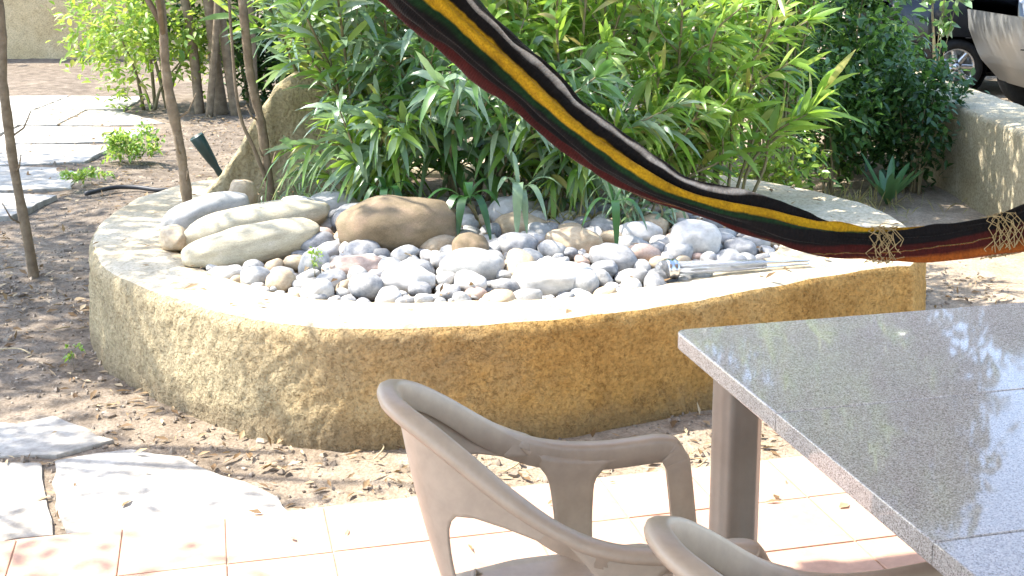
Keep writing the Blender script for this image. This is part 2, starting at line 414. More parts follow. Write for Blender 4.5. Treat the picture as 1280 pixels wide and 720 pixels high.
def hammock_mat():
    m, nt, p, out = new_mat('striped_hammock_cotton')
    at_ = nt.nodes.new('ShaderNodeAttribute'); at_.attribute_name = 'stripe'
    n = noise_node(nt, 7, 4, 0.6, 'World')
    ma = nt.nodes.new('ShaderNodeMath'); ma.operation = 'MULTIPLY_ADD'
    nt.links.new(n.outputs[0], ma.inputs[0]); ma.inputs[1].default_value = 0.11
    nsub = nt.nodes.new('ShaderNodeMath'); nsub.operation = 'SUBTRACT'; nsub.inputs[1].default_value = 0.055
    nt.links.new(at_.outputs['Fac'], nsub.inputs[0]); nt.links.new(nsub.outputs[0], ma.inputs[2])
    blk = (0.0035, 0.003, 0.004); yel = (0.42, 0.245, 0.008); grn = (0.007, 0.034, 0.011); red = (0.045, 0.005, 0.004); org = (0.24, 0.062, 0.008); hilite = (0.50, 0.48, 0.46)
    st = [(0.0, red), (0.05, red), (0.075, blk), (0.215, blk), (0.235, grn), (0.255, grn), (0.268, yel), (0.366, yel), (0.376, blk), (0.455, blk), (0.482, hilite), (0.493, hilite), (0.51, blk), (0.60, blk), (0.61, grn), (0.68, grn), (0.70, red), (0.76, org), (0.90, org), (0.95, red)]  # thin white band is a highlight painted along the roll's upper edge
    r = ramp(nt, ma.outputs[0], st)
    al = nt.nodes.new('ShaderNodeAttribute'); al.attribute_name = 'along'
    w = nt.nodes.new('ShaderNodeMath'); w.operation = 'SINE'
    w2 = nt.nodes.new('ShaderNodeMath'); w2.operation = 'MULTIPLY'; w2.inputs[1].default_value = 1500
    nt.links.new(al.outputs['Fac'], w2.inputs[0]); nt.links.new(w2.outputs[0], w.inputs[0])
    n2 = noise_node(nt, 260, 4, 0.7, 'World')
    col = mixc(nt, 0.5, r.outputs[0], ramp(nt, n2.outputs[0], [(0.35, (0.45, 0.45, 0.45)), (0.65, (1.3, 1.3, 1.3))]).outputs[0], 'MULTIPLY')
    fold_shade = noise_node(nt, 22, 5, 0.7, 'World')  # light and shade among the folds, painted in as uneven brightness
    col = mixc(nt, 0.7, col, ramp(nt, fold_shade.outputs[0], [(0.3, (0.4, 0.36, 0.34)), (0.55, (1, 1, 1)), (0.75, (1.25, 1.3, 1.4))]).outputs[0], 'MULTIPLY')
    nt.links.new(col, p.inputs['Base Color'])
    p.inputs['Roughness'].default_value = 0.85
    p.inputs['Specular IOR Level'].default_value = 0.2
    p.inputs['Sheen Weight'].default_value = 0.06
    p.inputs['Sheen Roughness'].default_value = 0.4
    b1 = bump(nt, w.outputs[0], 0.25, 0.002)
    nt.links.new(bump(nt, n2.outputs[0], 0.4, 0.003, b1), p.inputs['Normal'])
    return m
M['hammock'] = hammock_mat()

# ------------------------------------------------------------------ ground
def ground_z(x, y):
    z = 0.035 * (noise.noise(Vector((x * 0.7, y * 0.7, 0))) + 0.5 * noise.noise(Vector((x * 2.1, y * 2.1, 3))))
    z += 0.012 * noise.noise(Vector((x * 7, y * 7, 8)))
    return z - 0.02

def make_ground():
    xs = np.concatenate([[-300, -120, -50, -25, -14], np.arange(-9, 6.01, 0.11), [8, 12, 20, 40, 100, 300]])
    ys = np.concatenate([[-200, -60, -20, -6, 0, 2.0, 3.0], np.arange(3.4, 14.0, 0.11), np.arange(14.5, 24, 0.7), [30, 45, 80, 150, 400]])
    nx, ny = len(xs), len(ys)
    V = [(x, y, ground_z(x, y) if -9 <= x <= 6 and 3.4 <= y <= 24 else -0.03) for y in ys for x in xs]
    idx = np.arange(nx * ny).reshape(ny, nx)
    Q = np.stack([idx[:-1, :-1].ravel(), idx[:-1, 1:].ravel(), idx[1:, 1:].ravel(), idx[1:, :-1].ravel()], 1)
    tag(obj('ground', mesh_np('ground', V, Q), M['ground']), 'dry sandy garden soil around the planter', None, None, 'structure')
make_ground()

# ------------------------------------------------------------------ terrace of terracotta tiles
TX = np.array([0.9713, 0.2377]); TY = np.array([-0.2377, 0.9713])     # along the terrace edge, outwards to the garden
TE = np.array([-0.24, 3.742])                                        # a point on the edge
T_ANG = math.atan2(TX[1], TX[0])
def tpos(a, b):
    return TE + TX * a + TY * b

def make_terrace():
    ter = empty('terrace', (TE[0], TE[1], 0), T_ANG)
    tag(ter, 'terracotta tiled terrace floor under the table', None, None, 'structure')
    me = prism_mesh('screed', [(-6, -6.0), (7, -6.0), (7, 0.0), (-6, 0.0)], -0.25, 0.0275)
    obj('screed', me, M['grout'], ter)
    t = 0.30; g = 0.0045
    metas = []
    for k in range(5):
        sub = box_mesh('tile', t - g, t - g, 0.02, 0.0035)
        sub.materials.append(M['tile']); metas.append(sub)
    r = random.Random(3)
    for j in range(0, 9):
        for i in range(-7, 12):
            a = (i + 0.5) * t - 0.06 ; b = -(j + 0.5) * t - 0.006
            o = bpy.data.objects.new('tile', r.choice(metas))
            o.location = (a, b, 0.013 + r.uniform(-0.0012, 0.0012))
            o.rotation_euler = (r.uniform(-.002, .002), r.uniform(-.002, .002), r.uniform(-.004, .004))
            link(o, ter)
make_terrace()

# ------------------------------------------------------------------ flagstone paths
def make_path(name, label, polys, zt, seed):
    p = empty(name, (0, 0, 0)); tag(p, label, None, None, 'structure')
    r = random.Random(seed)
    for poly in polys:
        pts = []
        n = len(poly)
        for i in range(n):                                      # broken natural edges
            a, b = np.array(poly[i]), np.array(poly[(i + 1) % n])
            L = np.linalg.norm(b - a); k = max(2, int(L / 0.09))
            nrm = np.array([-(b - a)[1], (b - a)[0]]) / (L + 1e-9)
            for q in range(k):
                w = 0 if q == 0 else r.uniform(-0.014, 0.014)
                pts.append(a + (b - a) * q / k + nrm * w)
        z = zt + r.uniform(-0.006, 0.006)
        cx, cy = np.mean(pts, axis=0)
        me = prism_mesh('flagstone', [(x - cx, y - cy) for x, y in pts], -0.07, 0, 0.008)
        o = obj('flagstone', me, M['flag'], p, (cx, cy, z), (r.uniform(-.006, .006), r.uniform(-.006, .006), 0))
near = [
    [(-2.75, 4.62), (-1.99, 4.60), (-1.80, 4.54), (-1.44, 4.27), (-1.60, 4.135), (-1.95, 4.11), (-2.6, 4.20)],
    [(-1.60, 4.11), (-1.36, 4.21), (-1.16, 4.14), (-0.98, 3.98), (-0.76, 3.81), (-0.70, 3.69), (-1.0, 3.60), (-1.36, 3.56), (-1.50, 3.85)],
    [(-2.7, 4.17), (-2.0, 4.08), (-1.63, 4.08), (-1.53, 3.84), (-1.40, 3.55), (-2.0, 3.36), (-2.8, 3.2)],
    [(-3.9, 4.5), (-2.8, 4.6), (-2.65, 4.2), (-2.75, 3.3), (-3.9, 3.0)],
]
make_path('near_path', 'pale broken flagstones beside the terrace edge', near, -0.010, 5)
far = []
rr = random.Random(9)
ys = [7.85, 8.8, 9.8, 10.9, 12.0, 13.1, 14.3]
def xr(y): return -3.26 - 0.06 * (y - 7.8) - (0.55 if y > 12.5 else 0.12 * math.sin(y * 2)) 
for i in range(len(ys) - 1):
    y0, y1 = ys[i] + rr.uniform(.008, .03), ys[i + 1] - rr.uniform(.008, .03)
    xa = xr(y0); wid = rr.uniform(0.9, 1.3)
    mid = xa - wid
    s = rr.uniform(-.15, .15)
    far.append([(mid + 0.015, y0), (mid + wid * .5, y0 + rr.uniform(-.05, .05)), (xa, y0 + rr.uniform(0, .15)), (xr(y1), y1 - rr.uniform(0, .2)), (mid + s + 0.015, y1)])
    far.append([(mid - 0.015, y0), (mid + s - 0.015, y1), (mid - 1.2, y1), (mid - 1.25, y0)])
    far.append([(mid - 1.31, y0), (mid - 1.26, y1), (mid - 2.4, y1), (mid - 2.4, y0)])
make_path('far_path', 'sunlit flagstone path leading to the far wall', far, -0.004, 6)

# ------------------------------------------------------------------ raised planter
OUT = [(1.718, 5.13), (1.86, 5.48), (1.91, 5.93), (1.835, 6.36), (1.60, 6.77), (1.334, 7.05), (0.7, 7.5), (-0.2, 7.75), (-1.1, 7.55), (-1.72, 7.05),
       (-1.96, 6.61), (-2.015, 6.40), (-2.022, 6.07), (-1.992, 5.79), (-1.892, 5.42), (-1.704, 5.03), (-1.508, 4.80), (-1.229, 4.545), (-0.984, 4.36),
       (-0.66, 4.235), (-0.395, 4.225), (-0.057, 4.28), (0.292, 4.382), (0.666, 4.556), (1.009, 4.745), (1.309, 4.925), (1.62, 5.085)]
INN = [(1.20, 5.42), (1.24, 5.75), (1.18, 6.2), (1.05, 6.6), (0.8, 6.85), (0.3, 7.15), (-0.3, 7.38), (-1.0, 7.2), (-1.45, 6.8),
       (-1.60, 6.45), (-1.63, 6.2), (-1.62, 5.95), (-1.58, 5.65), (-1.47, 5.32), (-1.33, 5.08), (-1.18, 4.91), (-1.0, 4.75), (-0.82, 4.63),
       (-0.60, 4.56), (-0.385, 4.545), (-0.1, 4.57), (0.15, 4.61), (0.38, 4.68), (0.60, 4.80), (0.83, 4.97), (1.05, 5.18)]
PZ = 0.43
def make_planter():
    pl = empty('raised_planter', (0, 5.8, 0))
    tag(pl, 'round raised planter with rough ochre stucco wall and broad cement rim', 'planter')
    off = Vector((0, 5.8, 0))
    o = catmull(OUT, 16, True); i_ = catmull(INN, 16, True)
    def resample(P, n):
        P2 = np.vstack([P, P[:1]]); s = np.concatenate([[0], np.cumsum(np.linalg.norm(np.diff(P2, axis=0), axis=1))])
        t = np.linspace(0, s[-1], n, endpoint=False)
        return np.stack([np.interp(t, s, P2[:, 0]), np.interp(t, s, P2[:, 1])], 1)
    n = 900
    A = resample(o, n)
    # inner ring: nearest inner point for every outer point, kept ordered by angle about the centre
    cen = np.array([-0.1, 5.85])
    ang = lambda P: np.unwrap(np.arctan2(P[:, 1] - cen[1], P[:, 0] - cen[0]))
    I2 = resample(i_, 1500); ai = np.arctan2(I2[:, 1] - cen[1], I2[:, 0] - cen[0])
    order = np.argsort(ai); ai = ai[order]; I2 = I2[order]
    aa = np.arctan2(A[:, 1] - cen[1], A[:, 0] - cen[0])
    B = np.stack([np.interp(aa, ai, I2[:, 0], period=2 * math.pi), np.interp(aa, ai, I2[:, 1], period=2 * math.pi)], 1)
    dirv = B - A; dirv /= np.linalg.norm(dirv, axis=1)[:, None]
    W = np.linalg.norm(B - A, axis=1)
    def nz(p, z, f, a): return a * noise.noise(Vector((p[0] * f, p[1] * f, z * f)))
    rows = []
    zs = [-0.10] + list(np.linspace(0.0, PZ - 0.055, 22))
    for z in zs:
        rows.append([(A[k] - dirv[k] * (0.012 * (1 - z / PZ) + nz(A[k], z, 3, 0.012) + nz(A[k], z, 14, 0.006) + nz(A[k], z, 34, 0.006) + nz(A[k], z, 70, 0.005)), z) for k in range(n)])
    for q in range(1, 6):                                           # worn rounded arris
        t = q / 5 * math.pi / 2
        rows.append([(A[k] + dirv[k] * (0.05 * (1 - math.cos(t)) + nz(A[k], q, 14, 0.005)), PZ - 0.055 + 0.055 * math.sin(t) + nz(A[k], 9, 5, 0.006)) for k in range(n)])
    nwall = len(rows)
    for f in (0.12, 0.3, 0.5, 0.7, 0.88):
        rows.append([(A[k] + dirv[k] * (0.05 + (W[k] - 0.09) * f), PZ + nz(A[k] + dirv[k] * f * W[k], 1, 5, 0.008) + nz(A[k] + dirv[k] * f * W[k], 2, 22, 0.003)) for k in range(n)])
    rows.append([(B[k] + dirv[k] * nz(B[k], 0, 9, 0.012), PZ - 0.004 + nz(B[k], 3, 9, 0.006)) for k in range(n)])
    rows.append([(B[k] + dirv[k] * 0.025, PZ - 0.04) for k in range(n)])
    rows.append([(B[k] + dirv[k] * 0.03, 0.2) for k in range(n)])
    def build(name, rws, mat):
        V = [(p[0] - off.x, p[1] - off.y, z) for row in rws for p, z in row]
        Q = []
        for r_ in range(len(rws) - 1):
            for k in range(n):
                k2 = (k + 1) % n
                Q.append((r_ * n + k, r_ * n + k2, (r_ + 1) * n + k2, (r_ + 1) * n + k))
        return obj(name, recalc(mesh_np(name, V, Q)), mat, pl)
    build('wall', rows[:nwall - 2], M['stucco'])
    build('rim', rows[nwall - 3:], M['cap'])
    # soil bed
    rings = 14; V = []; Q = []
    for j in range(rings + 1):
        f = j / rings
        for k in range(n):
            p = B[k] * (1 - f) + cen * f + dirv[k] * 0.02 * (1 - f)
            z = 0.355 + 0.05 * min(1, f * 2) + nz(p, 0, 3, 0.03)
            V.append((p[0] - off.x, p[1] - off.y, z))
    for j in range(rings):
        for k in range(n):
            k2 = (k + 1) % n
            Q.append((j * n + k, j * n + k2, (j + 1) * n + k2, (j + 1) * n + k))
    obj('soil_bed', recalc(mesh_np('soil_bed', V, Q)), M['soil_bed'], pl)
make_planter()

INP = catmull(INN, 6, True)
def inside(x, y, P=INP):
    c = False; n = len(P); j = n - 1
    for i in range(n):
        if (P[i][1] > y) != (P[j][1] > y) and x < (P[j][0] - P[i][0]) * (y - P[i][1]) / (P[j][1] - P[i][1]) + P[i][0]:
            c = not c
        j = i
    return c
def edge_dist(x, y, P=INP):
    return float(np.min(np.hypot(P[:, 0] - x, P[:, 1] - y)))

# tilted cement wedge rising out of the planter's rear rim
def make_wedge():
    pts = [(-1.66, 0.36), (-1.60, 0.47), (-1.47, 0.66), (-1.36, 0.85), (-1.275, 1.0), (-1.20, 1.05), (-1.02, 1.07), (-0.86, 1.02), (-0.80, 0.36)]
    prof = []
    for i in range(len(pts) - 1):
        for q in range(6):
            t = q / 6
            prof.append((pts[i][0] * (1 - t) + pts[i + 1][0] * t, pts[i][1] * (1 - t) + pts[i + 1][1] * t))
    prof.append(pts[-1])
    y0, th = 6.42, 0.26
    V = []; Fc = []; n = len(prof)
    ds = [0, 0.03, 0.12, 0.2, th - 0.02, th]
    for di, d in enumerate(ds):
        sh = 0.02 if di in (0, len(ds) - 1) else 0.0
        for x, z in prof:
            yy = y0 + d + (x + 1.6) * 0.42 + (z - 0.4) * 0.12
            v = Vector((x + sh * 0.7, yy, z - sh * 0.6))
            v += 0.022 * Vector((noise.noise(v * 9), noise.noise(v * 9 + Vector((5, 0, 0))) * 0.5, noise.noise(v * 9 + Vector((0, 7, 0)))))
            V.append(v)
    for d in range(len(ds) - 1):
        for k in range(n - 1):
            Fc.append((d * n + k, d * n + k + 1, (d + 1) * n + k + 1, (d + 1) * n + k))
    for base in (0, (len(ds) - 1) * n):
        # front/back faces as a grid fan towards the foot line for some relief
        rowsn = 7; start = len(V); top = [V[base + k] for k in range(n)]
        for r_ in range(1, rowsn + 1):
            f = r_ / rowsn
            for k in range(n):
                t = top[k]; z = t.z * (1 - f) + 0.36 * f
                p = Vector((t.x, t.y - (t.z - z) * 0.12, z))
                p.y += 0.018 * noise.noise(p * 8)
                V.append(p)
        prev = [base + k for k in range(n)]
        for r_ in range(rowsn):
            cur = [start + r_ * n + k for k in range(n)]
            for k in range(n - 1):
                Fc.append((prev[k], prev[k + 1], cur[k + 1], cur[k]))
            prev = cur
    me = recalc(mesh_py('cement_wedge', V, Fc))
    o = obj('cement_wedge', me, M['slab_stucco'])
    tag(o, 'tall slanting cement wedge standing at the back of the planter behind the pale boulders', 'cement block')
make_wedge()

# ------------------------------------------------------------------ stones in the planter
def rock_mesh(name, seed, sub=3, lump=0.16, flat=0.0):
    bm = bmesh.new(); bmesh.ops.create_icosphere(bm, subdivisions=sub, radius=1.0)
    o = Vector((seed * 3.1, seed * 1.7, seed * 5.3))
    for v in bm.verts:
        p = v.co.copy()
        k = 1 + lump * noise.noise(p * 0.9 + o) + lump * 0.5 * noise.noise(p * 2.0 + o) + 0.012 * noise.noise(p * 6 + o)
        # squarish super-ellipsoid shoulders make it a river stone rather than a ball
        e = 2.6
        q = (abs(p.x) ** e + abs(p.y) ** e + abs(p.z) ** e) ** (-1 / e)
        v.co = p * k * (0.5 + 0.5 * q)
    for f in bm.faces: f.smooth = True
    me = bpy.data.meshes.new(name); bm.to_mesh(me); bm.free()
    return me

STONES = []   # (x, y, r) of what already lies there
def stone(name, mesh, mat, x, y, z, sx, sy, sz, rz, tilt=0, roll=0):
    me = mesh.get(mat) if isinstance(mesh, dict) else mesh
    o = bpy.data.objects.new(name, me)
    o.location = (x, y, z); o.scale = (sx, sy, sz); o.rotation_euler = (roll, tilt, rz)
    link(o); STONES.append((x, y, max(sx, sy)))
    return o
def rock_with(mat, seed, sub=4, lump=0.16):
    me = rock_mesh('boulder', seed, sub, lump); me.materials.append(M[mat]); return me

big = [
    # mat, x, y, z, sx, sy, sz, rz, tilt, label
    ('boulder', -0.49, 5.31, 0.51, 0.255, 0.18, 0.135, 8, -6, 'large rounded brown boulder in the middle of the planter, sun flecks on top'),
    ('boulder_pale', -1.09, 5.20, 0.455, 0.30, 0.10, 0.085, 24, -6, 'long pale cream boulder lying nearest the rim in the left heap'),
    ('boulder_pale', -1.17, 5.50, 0.47, 0.34, 0.11, 0.095, 20, -8, 'long greenish pale boulder behind the cream one in the left heap'),
    ('stone_pale', -1.44, 5.72, 0.47, 0.21, 0.09, 0.085, 38, -10, 'light grey elongated stone leaning at the foot of the cement wedge'),
    ('stone_tan', -1.33, 6.02, 0.50, 0.075, 0.07, 0.085, 10, 0, 'small upright tan stone perched before the cement wedge'),
    ('stone_tan', -1.50, 5.40, 0.435, 0.06, 0.12, 0.055, 20, 0, 'tan stone wedged against the left inner rim'),
    ('stone_pale', -0.86, 5.83, 0.47, 0.13, 0.10, 0.09, -10, 0, 'pale grey boulder behind the greenish pale boulder'),
    ('stone_grey', -0.72, 5.62, 0.46, 0.11, 0.09, 0.08, 15, 5, 'grey rounded stone tucked behind the brown boulder on its left side'),
    ('stone_white', -1.0, 5.72, 0.50, 0.09, 0.07, 0.06, 20, 8, 'bright white stone lying across the pale boulders'),
    ('stone_grey', -0.63, 5.12, 0.44, 0.085, 0.075, 0.075, -20, 0, 'grey brown stone against the left foot of the brown boulder'),
    ('boulder', -0.17, 5.12, 0.46, 0.088, 0.085, 0.088, 0, 0, 'olive brown egg shaped stone right of the brown boulder'),
    ('stone_pale', -0.16, 4.90, 0.445, 0.135, 0.10, 0.085, -12, 6, 'broad pale grey stone in front of the olive egg stone'),
    ('stone_grey', 0.02, 5.20, 0.455, 0.10, 0.08, 0.075, 12, 0, 'mid grey rounded stone beside the olive egg stone'),
    ('stone_grey', 0.42, 5.05, 0.445, 0.115, 0.075, 0.07, -18, 6, 'mid grey stone below the hanging leaf on the right'),
    ('stone_tan', 0.27, 5.25, 0.455, 0.13, 0.09, 0.085, -15, 0, 'tan brown stone under the dry grass'),
    ('stone_white', 0.80, 5.30, 0.46, 0.12, 0.09, 0.095, 10, 0, 'big white stone just behind the fallen lamp'),
    ('stone_white', 0.56, 5.42, 0.45, 0.11, 0.08, 0.08, 0, 0, 'whitish stone below the grey leaves'),
    ('stone_white', 0.14, 4.78, 0.43, 0.16, 0.10, 0.075, -6, 4, 'large flat white stone at the front rim right of centre'),
    ('stone_white', -0.42, 4.78, 0.43, 0.12, 0.085, 0.06, 10, 0, 'large white pebble below the brown boulder by the front rim'),
    ('stone_pink', -0.62, 4.93, 0.44, 0.13, 0.09, 0.06, 18, 0, 'broad pinkish brown pebble left below the brown boulder'),
    ('stone_tan', 0.03, 5.55, 0.45, 0.13, 0.10, 0.09, 15, 0, 'round tan stone behind the curving blade'),
    ('stone_white', -0.02, 5.75, 0.48, 0.12, 0.09, 0.10, 40, 0, 'white stone deep among the drooping leaves'),
]
for k, (mt, x, y, z, sx, sy, sz, rz, tl, lab) in enumerate(big):
    if k >= 9: sx, sy, sz, z = sx * .92, sy * .92, sz * .94, z + .016
    else: z += .034
    nm = 'boulder' if max(sx, sy) > 0.2 else 'stone'
    o = stone(nm, rock_with(mt, k + 1, 4, 0.20), None, x, y, z, sx, sy, sz, R(rz), R(tl))
    tag(o, lab, 'boulder' if nm == 'boulder' else 'stone', 'large stones in the planter')

pv = {}
for mt in ('stone_white', 'stone_pale', 'stone_grey', 'stone_dark', 'stone_tan', 'stone_pink'):
    L = []
    for s in range(4):
        me = rock_mesh('pebble', hash(mt) % 7 + s * 2 + len(pv) * 9 + 30, 3, 0.24); me.materials.append(M[mt]); L.append(me)
    pv[mt] = L
cname = {'stone_white': 'white', 'stone_pale': 'light grey', 'stone_grey': 'grey', 'stone_dark': 'dark grey', 'stone_tan': 'tan', 'stone_pink': 'pinkish brown'}
def zone(x, y):
    if x < -1.05: w = 'left of the pale boulders'
    elif x < -0.75: w = 'before the pale boulders'
    elif x < -0.45: w = 'below the brown boulder'
    elif x < -0.2: w = 'right of the brown boulder'
    elif x < 0.08: w = 'near the olive stone'
    elif x < 0.38: w = 'near the flat white stone'
    elif x < 0.62: w = 'just left of the lamp'
    else: w = 'behind the lamp'
    e = edge_dist(x, y)
    return w + (', touching the rim' if e < 0.09 else ', second row' if e < 0.2 else ', middle rows' if e < 0.42 else ', far back')
r = random.Random(21)
placed = []
def free(x, y, rad, f=0.86):
    for (a, b, c) in STONES:
        if c > 0.05 and math.hypot(a - x, b - y) < f * (c * 0.62 + rad): return False
    return all(math.hypot(a - x, b - y) > f * (c + rad) for a, b, c in placed)
def add_pebble(x, y, z, s, mt):
    me = r.choice(pv[mt])
    o = bpy.data.objects.new('pebble', me)
    a = r.uniform(0.85, 1.35); b = r.uniform(0.75, 1.0); c = r.uniform(0.55, 0.82)
    o.location = (x, y, z + s * c * 0.55); o.scale = (s * a, s * b, s * c)
    o.rotation_euler = (r.uniform(-.35, .35), r.uniform(-.35, .35), r.uniform(0, 6.28))
    link(o)
    lab = '%s %s pebble %s' % ('tiny' if s < .037 else 'small' if s < .055 else 'large', cname[mt], zone(x, y))
    tag(o, lab, 'pebble', 'river pebbles filling the planter')
    placed.append((x, y, s))
cnt = 0
for smin, smax, tries, zz in ((0.054, 0.078, 520, 0.395), (0.037, 0.052, 3600, 0.40), (0.024, 0.035, 7000, 0.395)):
    for _ in range(tries):
        x = r.uniform(-1.6, 1.2); y = r.uniform(4.5, 6.1)
        s = r.uniform(smin, smax)
        if not inside(x, y) or edge_dist(x, y) < s * 0.55: continue
        if y > 5.75 and r.random() < 0.75: continue
        if smax < 0.045 and y > 5.3: continue
        if cnt >= 300 or not free(x, y, s, 0.80): continue
        front = y < 5.15
        mt = r.choices(['stone_white', 'stone_pale', 'stone_grey', 'stone_dark', 'stone_tan', 'stone_pink'], [27, 34, 24, 5, 6, 4] if front else [16, 22, 22, 6, 22, 10])[0]
        add_pebble(x, y, zz + 0.055 * min(1, max(0, edge_dist(x, y) - .06) / .45), s, mt); cnt += 1

# the small fill between and beneath them
def pebble_fill():
    rg = random.Random(4); V = []; Q = []
    bm = bmesh.new(); bmesh.ops.create_icosphere(bm, subdivisions=2, radius=1.0)
    bv = [v.co.copy() for v in bm.verts]; bf = [[v.index for v in f.verts] for f in bm.faces]; bm.free()
    n = 0
    while n < 900:
        x = rg.uniform(-1.6, 1.25); y = rg.uniform(4.5, 6.4)
        if not inside(x, y) or edge_dist(x, y) < .02: continue
        s = rg.uniform(.012, .026); a = rg.uniform(0, 3.14); ca, sa = math.cos(a), math.sin(a)
        sx, sy, sz = s * rg.uniform(.9, 1.4), s * rg.uniform(.8, 1), s * rg.uniform(.6, .8); z = .392 + rg.uniform(0, .03) + .03 * min(1, edge_dist(x, y))
        b = len(V); o = Vector((n * 1.3, 0, 0))
        for p in bv:
            k = 1 + .2 * noise.noise(p * 1.2 + o); q = (p.x * sx * k, p.y * sy * k, p.z * sz * k)
            V.append((x + q[0] * ca - q[1] * sa, y + q[0] * sa + q[1] * ca, z + q[2]))
        Q += [[b + i for i in f] for f in bf]; n += 1
    tag(obj('pebble_gravel', mesh_np('pebble_gravel', V, Q), M['fill']), 'fine grey gravel filling the gaps between the pebbles', 'gravel', None, 'stuff')
def island_mat(name, cols, rough=.8):
    m, nt, p, out = new_mat(name); g = nt.nodes.new('ShaderNodeNewGeometry')
    c = ramp(nt, g.outputs['Random Per Island'], [(i / (len(cols) - 1), c) for i, c in enumerate(cols)]).outputs[0]
    n = noise_node(nt, 90, 4, .6, 'World')
    nt.links.new(mixc(nt, .6, c, ramp(nt, n.outputs[0], [(.35, (.6, .6, .6)), (.65, (1.15, 1.15, 1.15))]).outputs[0], 'MULTIPLY'), p.inputs['Base Color'])
    p.inputs['Roughness'].default_value = rough
    return m
M['fill'] = island_mat('mixed_gravel', [(.52, .50, .46), (.40, .39, .37), (.24, .24, .24), (.42, .34, .24), (.58, .56, .52)])
M['clod'] = island_mat('soil_clods', [(.12, .095, .07), (.22, .175, .13), (.36, .30, .23), (.16, .125, .09)], .95)
pebble_fill()

# ------------------------------------------------------------------ leaves and plants
ROW_T = np.array([0.0, 0.10, 0.32, 0.60, 0.84, 1.0])
ROW_W = np.array([0.12, 0.50, 0.96, 0.90, 0.45, 0.03])
def leaf_arrays(P, D, N, L, W, droop, fold=0.22, rows_t=ROW_T, rows_w=ROW_W):
    P = np.asarray(P, float); D = np.asarray(D, float); N = np.asarray(N, float)
    n = len(P)
    D = D / np.linalg.norm(D, axis=1)[:, None]
    N = N - D * np.sum(D * N, 1)[:, None]; N /= np.linalg.norm(N, axis=1)[:, None] + 1e-9
    S = np.cross(D, N)
    L = np.broadcast_to(L, (n,)); W = np.broadcast_to(W, (n,)); droop = np.broadcast_to(droop, (n,))
    nr = len(rows_t)
    V = np.zeros((n, nr, 3, 3))
    for i, (t, w) in enumerate(zip(rows_t, rows_w)):
        # bend towards the ground: chord shortened so the length stays about right
        c = P + D * (L * (t - 0.18 * droop * t * t))[:, None] - np.array([0, 0, 1.0]) * (droop * L * t * t)[:, None]
        half = (W * w * 0.5)[:, None]
        up = N * half * fold
        V[:, i, 0] = c - S * half + up
        V[:, i, 1] = c
        V[:, i, 2] = c + S * half + up
    V = V.reshape(-1, 3)
    q = []
    for i in range(nr - 1):
        for k in range(2):
            q.append((i * 3 + k, i * 3 + k + 1, (i + 1) * 3 + k + 1, (i + 1) * 3 + k))
    q = np.array(q)
    Q = (q[None] + (np.arange(n) * nr * 3)[:, None, None]).reshape(-1, 4)
    return V, Q

def rand_unit(rg, n):
    v = rg.normal(size=(n, 3)); return v / np.linalg.norm(v, axis=1)[:, None]

